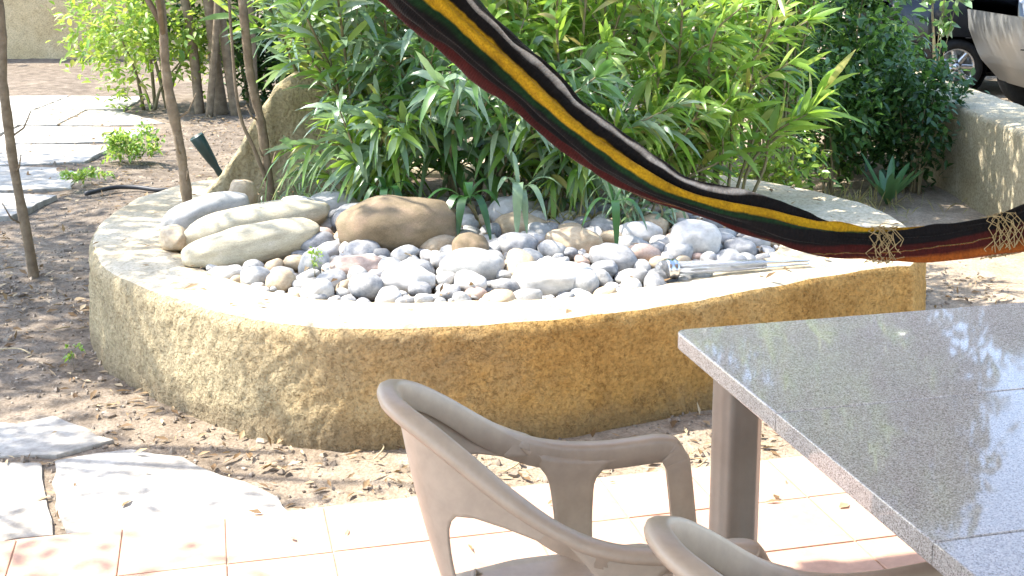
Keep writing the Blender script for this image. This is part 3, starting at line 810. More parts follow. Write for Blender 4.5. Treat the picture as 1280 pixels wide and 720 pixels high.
CAMP = np.array([0, 0, CAM_H])
def shrub(name, label, cat, base, height, nstem, spread, leafL, leafW, mat, seed, group, whorl=0.045, lean=(0, 0), start=0.25, parts=22, stem_mat='stem', droop=(0.05, 0.55), branch=2, stem_r=0.011, ang=(0.6, 1.15), mix=None):
    rg = np.random.default_rng(seed)
    root = empty(name, base); tag(root, label, cat, group)
    P, D, N = [], [], []
    def leaves_on(path, t0):
        seg = np.linalg.norm(np.diff(path, axis=0), axis=1); s = np.concatenate([[0], np.cumsum(seg)]); tot = s[-1]
        d = t0 * tot; ph = rg.uniform(0, 6.28)
        while d < tot:
            p = np.array([np.interp(d, s, path[:, k]) for k in range(3)])
            tg = np.array([np.interp(min(d + 0.02, tot), s, path[:, k]) - np.interp(max(d - 0.02, 0), s, path[:, k]) for k in range(3)])
            tg /= np.linalg.norm(tg) + 1e-9
            u = np.cross(tg, rand_unit(rg, 1)[0]); u /= np.linalg.norm(u); v = np.cross(tg, u)
            ph += 1.05
            for k in range(3):
                a = ph + k * 2.094 + rg.normal() * 0.25
                rad = math.cos(a) * u + math.sin(a) * v
                th = rg.uniform(*ang) * (1.15 - 0.55 * d / tot)
                P.append(p); D.append(tg * math.cos(th) + rad * math.sin(th)); N.append(tg * math.sin(th) - rad * math.cos(th))
            d += whorl * rg.uniform(0.7, 1.4)
        # tip tuft
        for k in range(4):
            P.append(path[-1]); a = rg.uniform(0, 6.28); rad = math.cos(a) * u + math.sin(a) * v
            D.append(tg * 0.9 + rad * 0.45); N.append(tg * 0.45 - rad * 0.9)
    for i in range(nstem):
        a = 2 * math.pi * (i + rg.uniform(-.4, .4)) / nstem
        h = height * rg.uniform(0.62, 1.08); out = spread * rg.uniform(0.35, 1.1)
        tip = np.array([math.cos(a) * out + lean[0], math.sin(a) * out + lean[1], h])
        b0 = np.array([math.cos(a), math.sin(a), 0]) * spread * 0.12
        m1 = b0 + (tip - b0) * np.array([0.22, 0.22, 0.45]) + rg.normal(size=3) * 0.03
        m2 = b0 + (tip - b0) * np.array([0.6, 0.6, 0.82]) + rg.normal(size=3) * 0.04
        path = catmull([b0 - np.array([0, 0, 0.06]), m1, m2, tip], 5)
        tube('stem', path, np.linspace(stem_r, stem_r * 0.35, len(path)), M[stem_mat], root, 5)
        leaves_on(path, start)
        for b in range(branch):
            k = int(len(path) * rg.uniform(0.35, 0.75)); p0 = path[k]
            dd = rand_unit(rg, 1)[0]; dd[2] = abs(dd[2]) * 0.8 + 0.35; dd /= np.linalg.norm(dd)
            ln = height * rg.uniform(0.2, 0.4)
            bp = catmull([p0, p0 + dd * ln * 0.5 + rg.normal(size=3) * 0.02, p0 + dd * ln + np.array([0, 0, -0.02])], 4)
            tube('stem', bp, np.linspace(stem_r * 0.5, stem_r * 0.25, len(bp)), M[stem_mat], root, 4)
            leaves_on(bp, 0.2)
    P = np.array(P); D = np.array(D); N = np.array(N); n = len(P)
    D = D + rg.normal(size=(n, 3)) * 0.26
    L = leafL * rg.uniform(0.6, 1.15, n); W = leafW * rg.uniform(0.7, 1.15, n); dr = rg.uniform(droop[0], droop[1], n)
    keep = (P[:, 2] + base[2] > 0.02)
    P, D, N, L, W, dr = P[keep], D[keep], N[keep], L[keep], W[keep], dr[keep]; n = len(P)
    # the leaves that show largest towards the viewer are parts of their own
    toc = CAMP - (P + np.array(base)); dist = np.linalg.norm(toc, axis=1)
    vis = (P[:, 2] + base[2] - (CAM_H - 0.05 * dist)) < 0
    score = dist + np.where(vis, 0, 5) + rg.uniform(0, 0.25, n)
    order = np.argsort(score); single = order[:parts]; rest = order[parts:]
    mats = [M[mat]] + ([M[mix]] if mix else [])
    groups = [rest] if not mix else [rest[::2], rest[1::2]]
    for gi, (mm, ix) in enumerate(zip(mats, groups)):
        V, Q = leaf_arrays(P[ix], D[ix], N[ix], L[ix], W[ix], dr[ix])
        o = obj('foliage', mesh_np('foliage', V, Q), mm, root); o['kind'] = 'stuff'
    for k in single:
        V, Q = leaf_arrays(P[k:k + 1] * 0, D[k:k + 1], N[k:k + 1], L[k], W[k], dr[k:k + 1])
        obj('leaf', mesh_np('leaf', V, Q), mats[rg.integers(len(mats))], root, tuple(P[k]))
    return root

G_OLE = 'oleander shrubs in the planter'
shrub('oleander_shrub', 'grey green oleander with drooping leaves above the large brown boulder', 'shrub', (-0.20, 6.15, 0.38), 0.95, 14, 0.6, 0.24, 0.040, 'leaf_glauc', 11, G_OLE, whorl=0.06, lean=(0.05, -0.25), droop=(0.2, 0.9), start=0.3, mix='leaf_ole')
shrub('oleander_shrub', 'tall oleander with silvery leaves right of the cement wedge', 'shrub', (-0.75, 6.50, 0.38), 1.35, 14, 0.62, 0.25, 0.038, 'leaf_glauc', 12, G_OLE, mix='leaf_bright', whorl=0.06, lean=(0.0, -0.1))
shrub('oleander_shrub', 'dense bright oleander rising behind the hanging hammock', 'shrub', (0.35, 6.45, 0.38), 1.45, 13, 0.68, 0.21, 0.032, 'leaf_bright', 13, G_OLE, mix='leaf_bright', whorl=0.06)
shrub('oleander_shrub', 'yellow green oleander at the right end of the planter', 'shrub', (0.95, 6.45, 0.38), 1.25, 14, 0.55, 0.20, 0.032, 'leaf_bright', 14, G_OLE, whorl=0.06, mix='leaf_bright', lean=(0.1, -0.05))
shrub('oleander_shrub', 'low leaning oleander shoot with long bright blades over the right rim', 'shrub', (1.12, 6.25, 0.38), 0.62, 5, 0.35, 0.30, 0.042, 'leaf_bright', 15, G_OLE, lean=(0.2, -0.05), start=0.55, branch=0, parts=30)
shrub('oleander_shrub', 'mid green oleander at the very back centre of the planter', 'shrub', (0.0, 6.95, 0.38), 1.7, 15, 0.7, 0.20, 0.032, 'leaf_bright', 16, G_OLE, mix='leaf_bright')
shrub('oleander_shrub', 'back oleander beside the thin forked trunk', 'shrub', (-0.95, 7.05, 0.38), 1.6, 12, 0.6, 0.20, 0.032, 'leaf_bright', 17, G_OLE, mix='leaf_glauc')
shrub('oleander_shrub', 'small grey leaved sprout behind the fallen lamp', 'shrub', (0.58, 5.62, 0.38), 0.36, 7, 0.22, 0.17, 0.026, 'leaf_glauc', 18, G_OLE, droop=(0.4, 1.0), branch=0, start=0.35)
shrub('oleander_shrub', 'low bushy oleander left of the strap leaves', 'shrub', (-0.62, 6.05, 0.38), 0.62, 11, 0.45, 0.21, 0.036, 'leaf_glauc', 19, G_OLE, lean=(0.0, -0.12), droop=(0.2, 0.9), start=0.15, mix='leaf_bright')
shrub('oleander_shrub', 'low oleander between strap leaves and dry grass', 'shrub', (0.22, 6.05, 0.38), 0.66, 12, 0.45, 0.20, 0.034, 'leaf_glauc', 20, G_OLE, lean=(0.05, -0.12), droop=(0.2, 0.8), start=0.15, mix='leaf_bright')
shrub('oleander_shrub', 'low sunny oleander below the yellow green one', 'shrub', (0.75, 6.15, 0.38), 0.7, 12, 0.45, 0.20, 0.032, 'leaf_bright', 22, G_OLE, droop=(0.1, 0.7), start=0.15, mix='leaf_bright')
G_BACK = 'garden bushes behind the planter'
shrub('garden_bush', 'tall bright bush behind the planter right of centre', 'bush', (1.05, 8.1, 0), 2.2, 17, 0.75, 0.19, 0.032, 'leaf_bright', 31, G_BACK, mix='leaf_ole', parts=8)
shrub('garden_bush', 'tall bush behind the planter at its centre', 'bush', (-0.1, 8.6, 0), 2.3, 17, 0.8, 0.19, 0.034, 'leaf_ole', 32, G_BACK, mix='leaf_bright', parts=6)
shrub('garden_bush', 'tall bush behind the forked trunk and cement wedge', 'bush', (-1.05, 8.9, 0), 2.2, 15, 0.7, 0.19, 0.034, 'leaf_ole', 33, G_BACK, mix='leaf_bright', parts=6)
shrub('garden_bush', 'green bush filling the gap before the dark evergreen', 'bush', (1.75, 8.2, 0), 2.9, 18, 0.8, 0.17, 0.030, 'leaf_ole', 34, G_BACK, mix='leaf_bright', parts=8)
for k, (x, y, h) in enumerate([(0.6, 10.2, 2.6), (-0.7, 10.6, 2.6), (1.9, 10.4, 2.4)]):
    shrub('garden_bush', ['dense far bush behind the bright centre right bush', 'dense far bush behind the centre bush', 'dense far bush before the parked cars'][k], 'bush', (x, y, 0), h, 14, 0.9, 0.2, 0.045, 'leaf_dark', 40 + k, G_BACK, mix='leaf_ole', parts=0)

# leafy shrubs with small round leaves
def bushy(name, label, cat, base, rx, ry, h, n, leaf, mat, seed, group=None, mix=None, nstem=7, parts=0, up=0.3, zlow=0.05, stem_mat='stem', clumps=26):
    rg = np.random.default_rng(seed)
    root = empty(name, base); tag(root, label, cat, group)
    # clumps spread through the volume with gaps between
    cc = []
    while len(cc) < clumps:
        q = rg.uniform(-1, 1, 3)
        if np.dot(q, q) < 1: cc.append(q)
    cc = np.array(cc)
    wh = rg.integers(0, clumps, n)
    q = cc[wh] + rg.normal(size=(n, 3)) * 0.17
    P = np.stack([q[:, 0] * rx, q[:, 1] * ry, zlow + (q[:, 2] * 0.5 + 0.5) * h], 1)
    P[:, 2] = np.maximum(P[:, 2], zlow * 0.5)
    D = rand_unit(rg, n) + np.stack([q[:, 0], q[:, 1], np.full(n, up)], 1) * 0.8
    N = rand_unit(rg, n) * 0.7 + np.array([0, 0, 1.0])
    L = leaf * rg.uniform(0.6, 1.25, n); W = L * rg.uniform(0.38, 0.5, n)
    for i in range(nstem):
        t = cc[rg.integers(clumps)]
        tip = np.array([t[0] * rx, t[1] * ry, zlow + (t[2] * .5 + .5) * h])
        b0 = np.array([rg.normal() * rx * 0.12, rg.normal() * ry * 0.12, -0.04])
        path = catmull([b0, b0 + (tip - b0) * np.array([.3, .3, .5]), tip], 5)
        tube('stem', path, np.linspace(0.012 * h, 0.004 * h, len(path)), M[stem_mat], root, 5)
    mats = [M[mat]] + ([M[mix]] if mix else [])
    for gi, mm in enumerate(mats):
        ix = np.arange(gi, n, len(mats))
        V, Q = leaf_arrays(P[ix], D[ix], N[ix], L[ix], W[ix], np.full(len(ix), 0.2), 0.25, np.array([0, .25, .6, 1.0]), np.array([.2, .9, .85, .05]))
        o = obj('foliage', mesh_np('foliage', V, Q), mm, root); o['kind'] = 'stuff'
    return root
bushy('lime_shrub', 'sunlit lime green shrub by the far path', 'shrub', (-3.85, 13.3, 0), 0.75, 0.7, 1.9, 3200, 0.10, 'leaf_lime', 51, None, 'leaf_bright', clumps=34)
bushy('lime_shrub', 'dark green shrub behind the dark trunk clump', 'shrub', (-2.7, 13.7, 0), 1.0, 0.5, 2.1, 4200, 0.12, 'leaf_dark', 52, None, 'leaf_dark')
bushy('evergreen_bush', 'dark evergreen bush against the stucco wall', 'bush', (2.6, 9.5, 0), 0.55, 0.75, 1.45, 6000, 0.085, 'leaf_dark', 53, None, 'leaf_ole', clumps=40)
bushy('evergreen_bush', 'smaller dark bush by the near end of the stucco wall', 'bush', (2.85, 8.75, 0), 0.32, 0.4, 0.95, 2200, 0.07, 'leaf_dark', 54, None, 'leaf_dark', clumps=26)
bushy('evergreen_bush', 'dark bush between bright oleander and stucco wall', 'bush', (2.2, 8.75, 0), 0.4, 0.4, 1.0, 2200, 0.08, 'leaf_dark', 55, None, 'leaf_ole', clumps=26)
bushy('ground_cover', 'yellow green low plant behind the right rim', 'plant', (1.55, 7.45, 0), 0.36, 0.22, 0.62, 900, 0.06, 'leaf_lime', 56, None, 'leaf_bright', nstem=6)
bushy('weed_tuft', 'feathery green weed on the soil before the far path', 'weed', (-3.05, 9.9, 0), 0.24, 0.22, 0.26, 900, 0.05, 'leaf_bright', 57, 'weeds on the bare soil', nstem=4, clumps=14)
bushy('weed_tuft', 'low green weed beside the far path edge', 'weed', (-3.1, 8.95, 0), 0.16, 0.14, 0.10, 350, 0.04, 'leaf_bright', 58, 'weeds on the bare soil', nstem=3, clumps=9)
bushy('weed_tuft', 'tiny weed at the foot of the planter wall', 'weed', (-1.84, 5.02, 0), 0.035, 0.04, 0.05, 70, 0.022, 'leaf_bright', 59, 'weeds on the bare soil', nstem=3, clumps=6)
bushy('sprout', 'tiny green sprout among the pebbles', 'plant', (-0.79, 4.86, 0.43), 0.022, 0.022, 0.09, 50, 0.024, 'leaf_bright', 60, None, nstem=4, clumps=6)
bushy('wall_shrub', 'grey green shrub sprig above the wall before the cars', 'shrub', (3.82, 11.2, 0), 0.17, 0.15, 0.55, 130, 0.14, 'leaf_glauc', 61, None, 'leaf_ole', clumps=9, up=0.8, zlow=0.92)
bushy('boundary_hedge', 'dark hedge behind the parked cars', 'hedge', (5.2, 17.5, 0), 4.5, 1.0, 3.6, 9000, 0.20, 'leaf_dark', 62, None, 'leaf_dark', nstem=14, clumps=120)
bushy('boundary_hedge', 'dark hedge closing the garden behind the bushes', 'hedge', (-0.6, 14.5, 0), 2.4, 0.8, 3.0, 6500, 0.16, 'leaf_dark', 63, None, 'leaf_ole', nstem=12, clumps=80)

# broad hanging blades in front of the brown boulder, each one a part
def blades(name, label, cat, base, specs, mat, wide, group=None):
    root = empty(name, base); tag(root, label, cat, group)
    if base[2] > .5:
        tube('stem', catmull([(.05, .25, .36 - base[2]), (.04, .16, (.36 - base[2]) * .4), (0, 0, .01)], 6), np.linspace(.011, .007, 13), M['stem'], root, 6)
    for (ax, ay, az, L, W, dr) in specs:
        rt = np.linspace(0, 1, 11); rw = np.interp(rt, [0, .1, .35, .7, .9, 1], [.45, .7, 1, .9, .5, .03])
        V, Q = leaf_arrays([[0, 0, 0]], [[ax, ay, az]], [[-ax * .3, -ay * .3, 1.0 if abs(az) < .8 else .2]], L, W * wide, [dr], 0.3, rt, rw)
        obj('leaf', mesh_np('leaf', V, Q), M[mat], root)
    return root
rb = np.random.default_rng(5)
blades('strap_leaf_plant', 'dark green strap leaved plant arching over the brown boulder', 'plant', (-0.20, 5.42, 0.62),
       [(-.30, -.42, .62, .36, .040, .95), (-.1, -.5, .62, .34, .042, 1.0), (.28, -.45, .62, .40, .040, 1.0), (.5, -.3, .8, .34, .036, .7), (-.6, -.2, .8, .38, .036, .7), (.05, -.35, .95, .42, .04, .7), (-.42, -.5, .5, .30, .036, 1.05), (.4, .2, .9, .3, .034, .5)], 'leaf_deep', 1.0)
blades('strap_leaf_plant', 'strap leaved plant with one long hanging pale blade right of the boulder', 'plant', (0.03, 5.42, 0.66),
       [(-.02, -.42, .70, .46, .048, 1.05), (.35, -.4, .7, .36, .036, .9), (-.3, -.3, .9, .36, .036, .7), (.6, -.1, .8, .36, .034, .6), (.1, -.5, .55, .32, .036, 1.05), (-.1, .1, 1, .3, .03, .3)], 'leaf_glauc', 1.0)
blades('strap_leaf_plant', 'drooping grey green plant above the boulder, left of the strap leaves', 'plant', (-0.58, 5.62, 0.62),
       [(-.35, -.4, .7, .32, .034, .95), (.0, -.5, .62, .33, .036, 1.0), (.3, -.4, .7, .34, .036, .95), (-.6, -.15, .75, .33, .032, .8), (.55, -.2, .8, .32, .032, .7), (-.15, -.3, .95, .3, .03, .6)], 'leaf_deep', 1.0)
blades('strap_leaf_plant', 'dark hanging blade plant above the tan stones on the right', 'plant', (0.44, 5.28, 0.64),
       [(.0, -.5, .55, .34, .036, 1.1), (.45, -.35, .6, .3, .03, .9), (-.5, -.3, .65, .3, .028, .9), (.3, .2, .9, .26, .026, .5), (-.2, -.1, 1, .26, .026, .4)], 'leaf_deep', 1.0)
al = [(math.cos(a) * rb.uniform(.35, .9), math.sin(a) * rb.uniform(.35, .9), rb.uniform(.7, 1.0), rb.uniform(.28, .42), .055, rb.uniform(0, .18)) for a in np.linspace(0, 6.0, 15)]
blades('aloe_plant', 'spiky green aloe growing before the dark bushes', 'plant', (2.55, 8.30, 0.0), al, 'leaf_aloe', 1.0)

def grass_tuft(name, label, base, n, h, spread, mat, seed):
    rg = np.random.default_rng(seed)
    root = empty(name, base); tag(root, label, 'grass', 'dry grass tufts')
    P = np.stack([rg.normal(size=n) * spread, rg.normal(size=n) * spread * 0.7, np.zeros(n)], 1)
    D = np.stack([rg.normal(size=n) * .45, rg.normal(size=n) * .45, np.ones(n)], 1)
    V, Q = leaf_arrays(P, D, rand_unit(rg, n), h * rg.uniform(.5, 1.1, n), np.full(n, 0.007), rg.uniform(0.1, .7, n), 0.1)
    o = obj('blades', mesh_np('blades', V, Q), M[mat], root); o['kind'] = 'stuff'
M['straw'] = leaf_mat('straw_blade', [(0.22, 0.20, 0.07), (0.38, 0.31, 0.13), (0.16, 0.22, 0.05)], (0.5, 0.45, 0.15), 0.3, 0.6, 0.3)
grass_tuft('grass_tuft', 'dry straw grass between the strap leaves and the right end', (0.25, 5.72, 0.40), 170, 0.30, 0.13, 'straw', 3)
grass_tuft('grass_tuft', 'thin green grass at the foot of the cement wedge', (-0.98, 6.22, 0.40), 200, 0.32, 0.16, 'leaf_glauc', 4)
grass_tuft('grass_tuft', 'dry grass behind the right rim below the bright oleander', (0.98, 6.05, 0.40), 120, 0.28, 0.14, 'straw', 6)
grass_tuft('grass_tuft', 'straw coloured grass at the foot of the dark bushes', (2.35, 8.2, 0.0), 160, 0.26, 0.3, 'straw', 7)

# ------------------------------------------------------------------ trees
def tree(name, label, base, pts, r0, r1, crown_c, crown_r, nleaf, leaf, mat, seed, bark='bark', limbs=6, group=None, extra=(), clumps=40):
    rg = np.random.default_rng(seed)
    root = empty(name, base); tag(root, label, 'tree', group)
    b = np.array(base)
    path = catmull([np.array(p) - b for p in pts], 8)
    wob = np.array([[0.012 * noise.noise(Vector((p[2] * 2.5, seed, 0))), 0.012 * noise.noise(Vector((p[2] * 2.5, 0, seed))), 0] for p in path])
    path = path + wob
    rad = np.linspace(r0, r1, len(path)) * (1 + 0.12 * rg.normal(size=len(path)) * 0.6)
    rad[0] *= 1.25
    rad = rad * np.array([1 + 0.16 * noise.noise(Vector((q * 0.55, seed * 1.7, 0))) + 0.10 * max(0, noise.noise(Vector((q * 1.3, seed, 4)))) for q in range(len(path))])
    rad[1] *= 1.1
    tube('trunk', path, rad, M[bark], root, 12)
    if r0 < 0.05:
        for q in range(3):
            p0 = path[int(len(path) * (0.12 + 0.09 * q + rg.uniform(0, .05)))]; a = rg.uniform(0, 6.28); L_ = rg.uniform(.05, .16)
            tube('limb', [p0, p0 + np.array([math.cos(a) * L_ * .5, math.sin(a) * L_ * .5, L_ * .35]), p0 + np.array([math.cos(a) * L_ * .8, math.sin(a) * L_ * .8, L_])], [r1 * .35, r1 * .28, r1 * .15], M[bark], root, 6)
    for ep, er in extra:
        tube('trunk', catmull([np.array(p) - b for p in ep], 6), np.linspace(er, er * 0.6, 6 * (len(ep) - 1) + 1), M[bark], root, 8)
    cc = np.array(crown_c) - b; cr = np.array(crown_r)
    cl = []
    while len(cl) < clumps:
        q = rg.uniform(-1, 1, 3)
        if np.dot(q, q) < 1: cl.append(q)
    cl = np.array(cl)
    for i in range(limbs):
        p0 = path[int(len(path) * rg.uniform(0.6, 0.98))]; t = cc + cl[rg.integers(clumps)] * cr
        md = p0 * 0.5 + t * 0.5 + rg.normal(size=3) * 0.08 * np.linalg.norm(t - p0)
        lp = catmull([p0, md, t], 5)
        tube('limb', lp, np.linspace(r1 * 0.8, r1 * 0.2, len(lp)), M[bark], root, 6)
    wh = rg.integers(0, clumps, nleaf)
    P = cc + (cl[wh] + rg.normal(size=(nleaf, 3)) * 0.13) * cr
    D = rand_unit(rg, nleaf); D[:, 2] -= 0.2; N = rand_unit(rg, nleaf) + np.array([0, 0, .8])
    L = leaf * rg.uniform(.6, 1.3, nleaf)
    V, Q = leaf_arrays(P, D, N, L, L * 0.42, np.full(nleaf, .2), 0.25, np.array([0, .3, .7, 1.0]), np.array([.2, 1, .8, .05]))
    o = obj('crown', mesh_np('crown', V, Q), M[mat], root); o['kind'] = 'stuff'
    return root
tree('slender_tree', 'thin leaning trunk growing from bare soil at the left of the planter', (-2.549, 6.47, 0), [(-2.549, 6.47, -0.1), (-2.60, 6.44, 0.5), (-2.62, 6.40, 1.0), (-2.60, 6.36, 1.5), (-2.7, 6.3, 2.4), (-2.8, 6.2, 3.2)], 0.027, 0.018,
     (-3.0, 6.3, 3.9), (1.1, 1.0, 0.8), 900, 0.085, 'leaf_tree', 71, clumps=26)
tree('slender_tree', 'knotty thin trunk rising from the left rim of the planter', (-1.60, 6.06, 0.38), [(-1.60, 6.06, 0.36), (-1.618, 6.05, 0.62), (-1.632, 6.04, 0.80), (-1.665, 6.02, 1.08), (-1.675, 6.0, 1.25), (-1.685, 6.0, 1.5), (-1.75, 6.0, 2.3), (-1.8, 6.2, 3.2)], 0.027, 0.019,
     (-1.9, 6.5, 4.0), (1.0, 1.0, 0.8), 900, 0.085, 'leaf_tree', 72, clumps=24)
tree('slender_tree', 'brown forked trunk in front of the cement wedge', (-1.26, 6.36, 0.38), [(-1.245, 6.36, 0.36), (-1.262, 6.35, 0.6), (-1.29, 6.34, 0.85), (-1.335, 6.33, 1.1), (-1.355, 6.32, 1.5), (-1.5, 6.4, 2.4), (-1.5, 6.6, 3.2)], 0.026, 0.019,
     (-1.5, 6.9, 4.1), (1.0, 1.0, 0.8), 900, 0.085, 'leaf_tree', 73, clumps=24, extra=[([(-1.27, 6.34, 0.55), (-1.32, 6.30, 0.72), (-1.39, 6.28, 0.95), (-1.42, 6.3, 1.5)], 0.012)])
tree('multi_stem_tree', 'cluster of dark trunks standing behind the lime shrub', (-3.04, 12.9, 0), [(-3.04, 12.9, -0.1), (-3.1, 12.9, 1.0), (-3.2, 12.9, 2.2), (-3.1, 13.0, 3.2)], 0.07, 0.05,
     (-3.0, 13.0, 4.3), (2.0, 1.8, 1.3), 3000, 0.12, 'leaf_tree', 74, 'bark', clumps=50,
     extra=[([(-2.85, 12.8, -0.1), (-2.95, 12.8, 0.8), (-3.05, 12.8, 2.0), (-3.2, 12.8, 3.4)], 0.055), ([(-3.25, 12.9, -0.1), (-3.32, 12.9, 0.9), (-3.5, 12.9, 2.0), (-3.6, 13, 3.4)], 0.055), ([(-2.7, 12.95, -0.1), (-2.7, 12.95, 0.9), (-2.75, 13, 2.0), (-2.5, 13, 3.4)], 0.05), ([(-3.12, 12.7, -0.1), (-3.0, 12.7, 0.9), (-2.9, 12.7, 2.0), (-2.7, 12.8, 3.4)], 0.04)])
# shade trees standing outside the picture on the sunny side, and trees behind the garden
tree('shade_tree', 'leafy tree shading the bare soil at the left', (-6.6, 7.2, 0), [(-6.6, 7.2, -0.1), (-6.5, 7.1, 1.5), (-6.4, 7.1, 3.2)], 0.10, 0.06, (-5.9, 7.0, 4.4), (1.5, 1.9, 0.9), 5600, 0.11, 'leaf_tree', 75, clumps=60)
tree('shade_tree', 'leafy tree shading the far flagstone path', (-7.8, 10.4, 0), [(-7.8, 10.4, -0.1), (-7.7, 10.4, 1.5), (-7.4, 10.3, 3.2)], 0.09, 0.05, (-7.1, 10.0, 4.4), (1.3, 1.5, 0.8), 2600, 0.11, 'leaf_tree', 78, clumps=36)
tree('shade_tree', 'leafy tree shading the curved left end of the planter wall', (-5.6, 5.7, 0), [(-5.6, 5.7, -0.1), (-5.5, 5.7, 1.5), (-5.1, 5.6, 3.0)], 0.08, 0.05, (-4.75, 5.55, 4.0), (0.85, 0.75, 0.6), 1500, 0.10, 'leaf_tree', 77, clumps=26)
tree('shade_tree', 'leafy tree shading the near flagstones at the left', (-4.4, 4.6, 0), [(-4.4, 4.6, -0.1), (-4.3, 4.6, 1.4), (-4.0, 4.5, 2.7)], 0.09, 0.05, (-3.75, 4.32, 3.5), (1.15, 0.55, 0.5), 300, 0.075, 'leaf_tree', 76, clumps=20)
for k, (x, y, cz, rx, rz_, nl, lab) in enumerate([(-1.5, 18.5, 5.5, 2.6, 2.6, 6000, 'tall tree beyond the dark hedge at the centre'), (6.3, 20.5, 8.0, 1.6, 3.2, 11000, 'tall slender tree right behind the parked cars'),
        (3.7, 21.5, 5.0, 1.2, 1.6, 4500, 'lower tree beside the slender tree behind the cars'), (9.3, 20.5, 5.4, 1.6, 1.7, 5000, 'broad tree at the far right behind the cars'), (-8.0, 22.0, 5.5, 3.0, 2.6, 5000, 'tall tree beyond the far stucco wall')]):
    tree('background_tree', lab, (x, y, 0), [(x, y, -0.1), (x + 0.1, y, cz * 0.5), (x, y + 0.1, cz)], 0.20, 0.10, (x, y, cz), (rx, rx, rz_), nl, 0.24, 'leaf_tree', 80 + k, 'bark_dark', 12, 'tall trees behind the garden', clumps=70)

tree('shade_tree', 'leafy tree shading the low stucco wall from behind the planter', (0.55, 9.3, 0), [(0.55, 9.3, -0.1), (0.6, 9.35, 1.5), (0.8, 9.4, 3.0)], 0.07, 0.04, (0.8, 9.3, 4.0), (1.3, 1.7, 0.8), 3200, 0.11, 'leaf_tree', 90, 'bark_dark', clumps=46)
tree('shade_tree', 'leafy tree shading the parked cars', (2.2, 13.2, 0), [(2.2, 13.2, -0.1), (2.3, 13.2, 1.5), (2.6, 13.2, 3.0)], 0.08, 0.05, (2.7, 13.4, 4.2), (1.7, 1.9, 1.0), 4200, 0.13, 'leaf_tree', 91, 'bark_dark', clumps=50)

# ------------------------------------------------------------------ walls
def straight_wall(name, label, p0, p1, th, h, mat, cap_mat=None):
    p0 = np.array(p0); p1 = np.array(p1); d = p1 - p0; L = np.linalg.norm(d); d /= L; nrm = np.array([-d[1], d[0]])
    root = empty(name, (p0[0], p0[1], 0), math.atan2(d[1], d[0])); tag(root, label, 'wall')
    n = max(8, int(L / 0.08)); prof = []
    for z in np.linspace(-0.15, h - 0.04, 9): prof.append((0, z))
    prof += [(0.012, h - 0.012), (0.04, h), (th * 0.35, h + 0.004), (th * 0.65, h + 0.004), (th - 0.04, h), (th - 0.012, h - 0.012)]
    for z in np.linspace(h - 0.04, -0.15, 5): prof.append((th, z))
    V = []
    for i in range(n + 1):
        for (b, z) in prof:
            q = Vector((i * L / n, b, z))
            V.append(q + Vector((0, 0.012 * noise.noise(q * 3) + 0.006 * noise.noise(q * 15), 0.008 * noise.noise(q * 4 + Vector((3, 3, 3))))))
    k = len(prof); Fc = []
    for i in range(n):
        for j in range(k - 1):
            Fc.append((i * k + j, i * k + j + 1, (i + 1) * k + j + 1, (i + 1) * k + j))
    Fc.append(tuple(range(k))); Fc.append(tuple(n * k + j for j in range(k)))
    obj('wall_body', recalc(mesh_py('wall_body', V, Fc)), M[mat], root)
    return root
straight_wall('stucco_wall', 'low stucco wall with broad flat top beside the parked cars', (3.60, 6.2), (3.66, 11.6), 0.50, 0.62, 'wall_stucco')
straight_wall('stucco_wall', 'tan stucco wall closing the far left end of the path', (-12.0, 18.4), (-4.2, 19.1), 0.3, 2.3, 'far_stucco')

# ------------------------------------------------------------------ parked cars
def wheel(parent, x, y, r, w):
    t = empty('wheel', (x, y, r)); t.parent = parent; t.rotation_euler = (math.pi / 2, 0, 0)
    pr = [(r * .66, -w / 2), (r * .9, -w / 2), (r * .98, -w * .36), (r, -w * .2), (r, w * .2), (r * .98, w * .36), (r * .9, w / 2), (r * .66, w / 2), (r * .66, -w / 2)]
    V, Fc = lathe(pr, 32); obj('tyre', recalc(mesh_py('tyre', V, Fc)), M['rubber'], t)
    V, Fc = lathe([(r * .66, -w / 2), (r * .68, w / 2 - .01), (r * .64, w / 2), (r * .6, w / 2 - .015), (r * .58, -w / 2 + .04), (0.0, -w / 2 + .04)], 32)
    for k in range(7):                                             # spokes
        a = 2 * math.pi * k / 7; b0 = len(V); c, s = math.cos(a), math.sin(a)
        for rr_, ww in ((r * .08, .035), (r * .62, .022)):
            for sg, zz in ((-1, .0), (1, .0), (1, w / 2 - .02), (-1, w / 2 - .02)):
                V.append((rr_ * c - sg * ww * s, rr_ * s + sg * ww * c, zz))
        for q in ((0, 1, 5, 4), (1, 2, 6, 5), (2, 3, 7, 6), (3, 0, 4, 7)): Fc.append(tuple(b0 + i for i in q))
    b0 = len(V); vv, ff = lathe([(0, w / 2 - .005), (r * .13, w / 2 - .01), (r * .15, 0)], 16); V += vv; Fc += [tuple(b0 + i for i in f) for f in ff]
    o = obj('rim', recalc(mesh_py('rim', V, Fc)), M['alloy'], t)
    t['kind'] = 'part'; del t['kind']

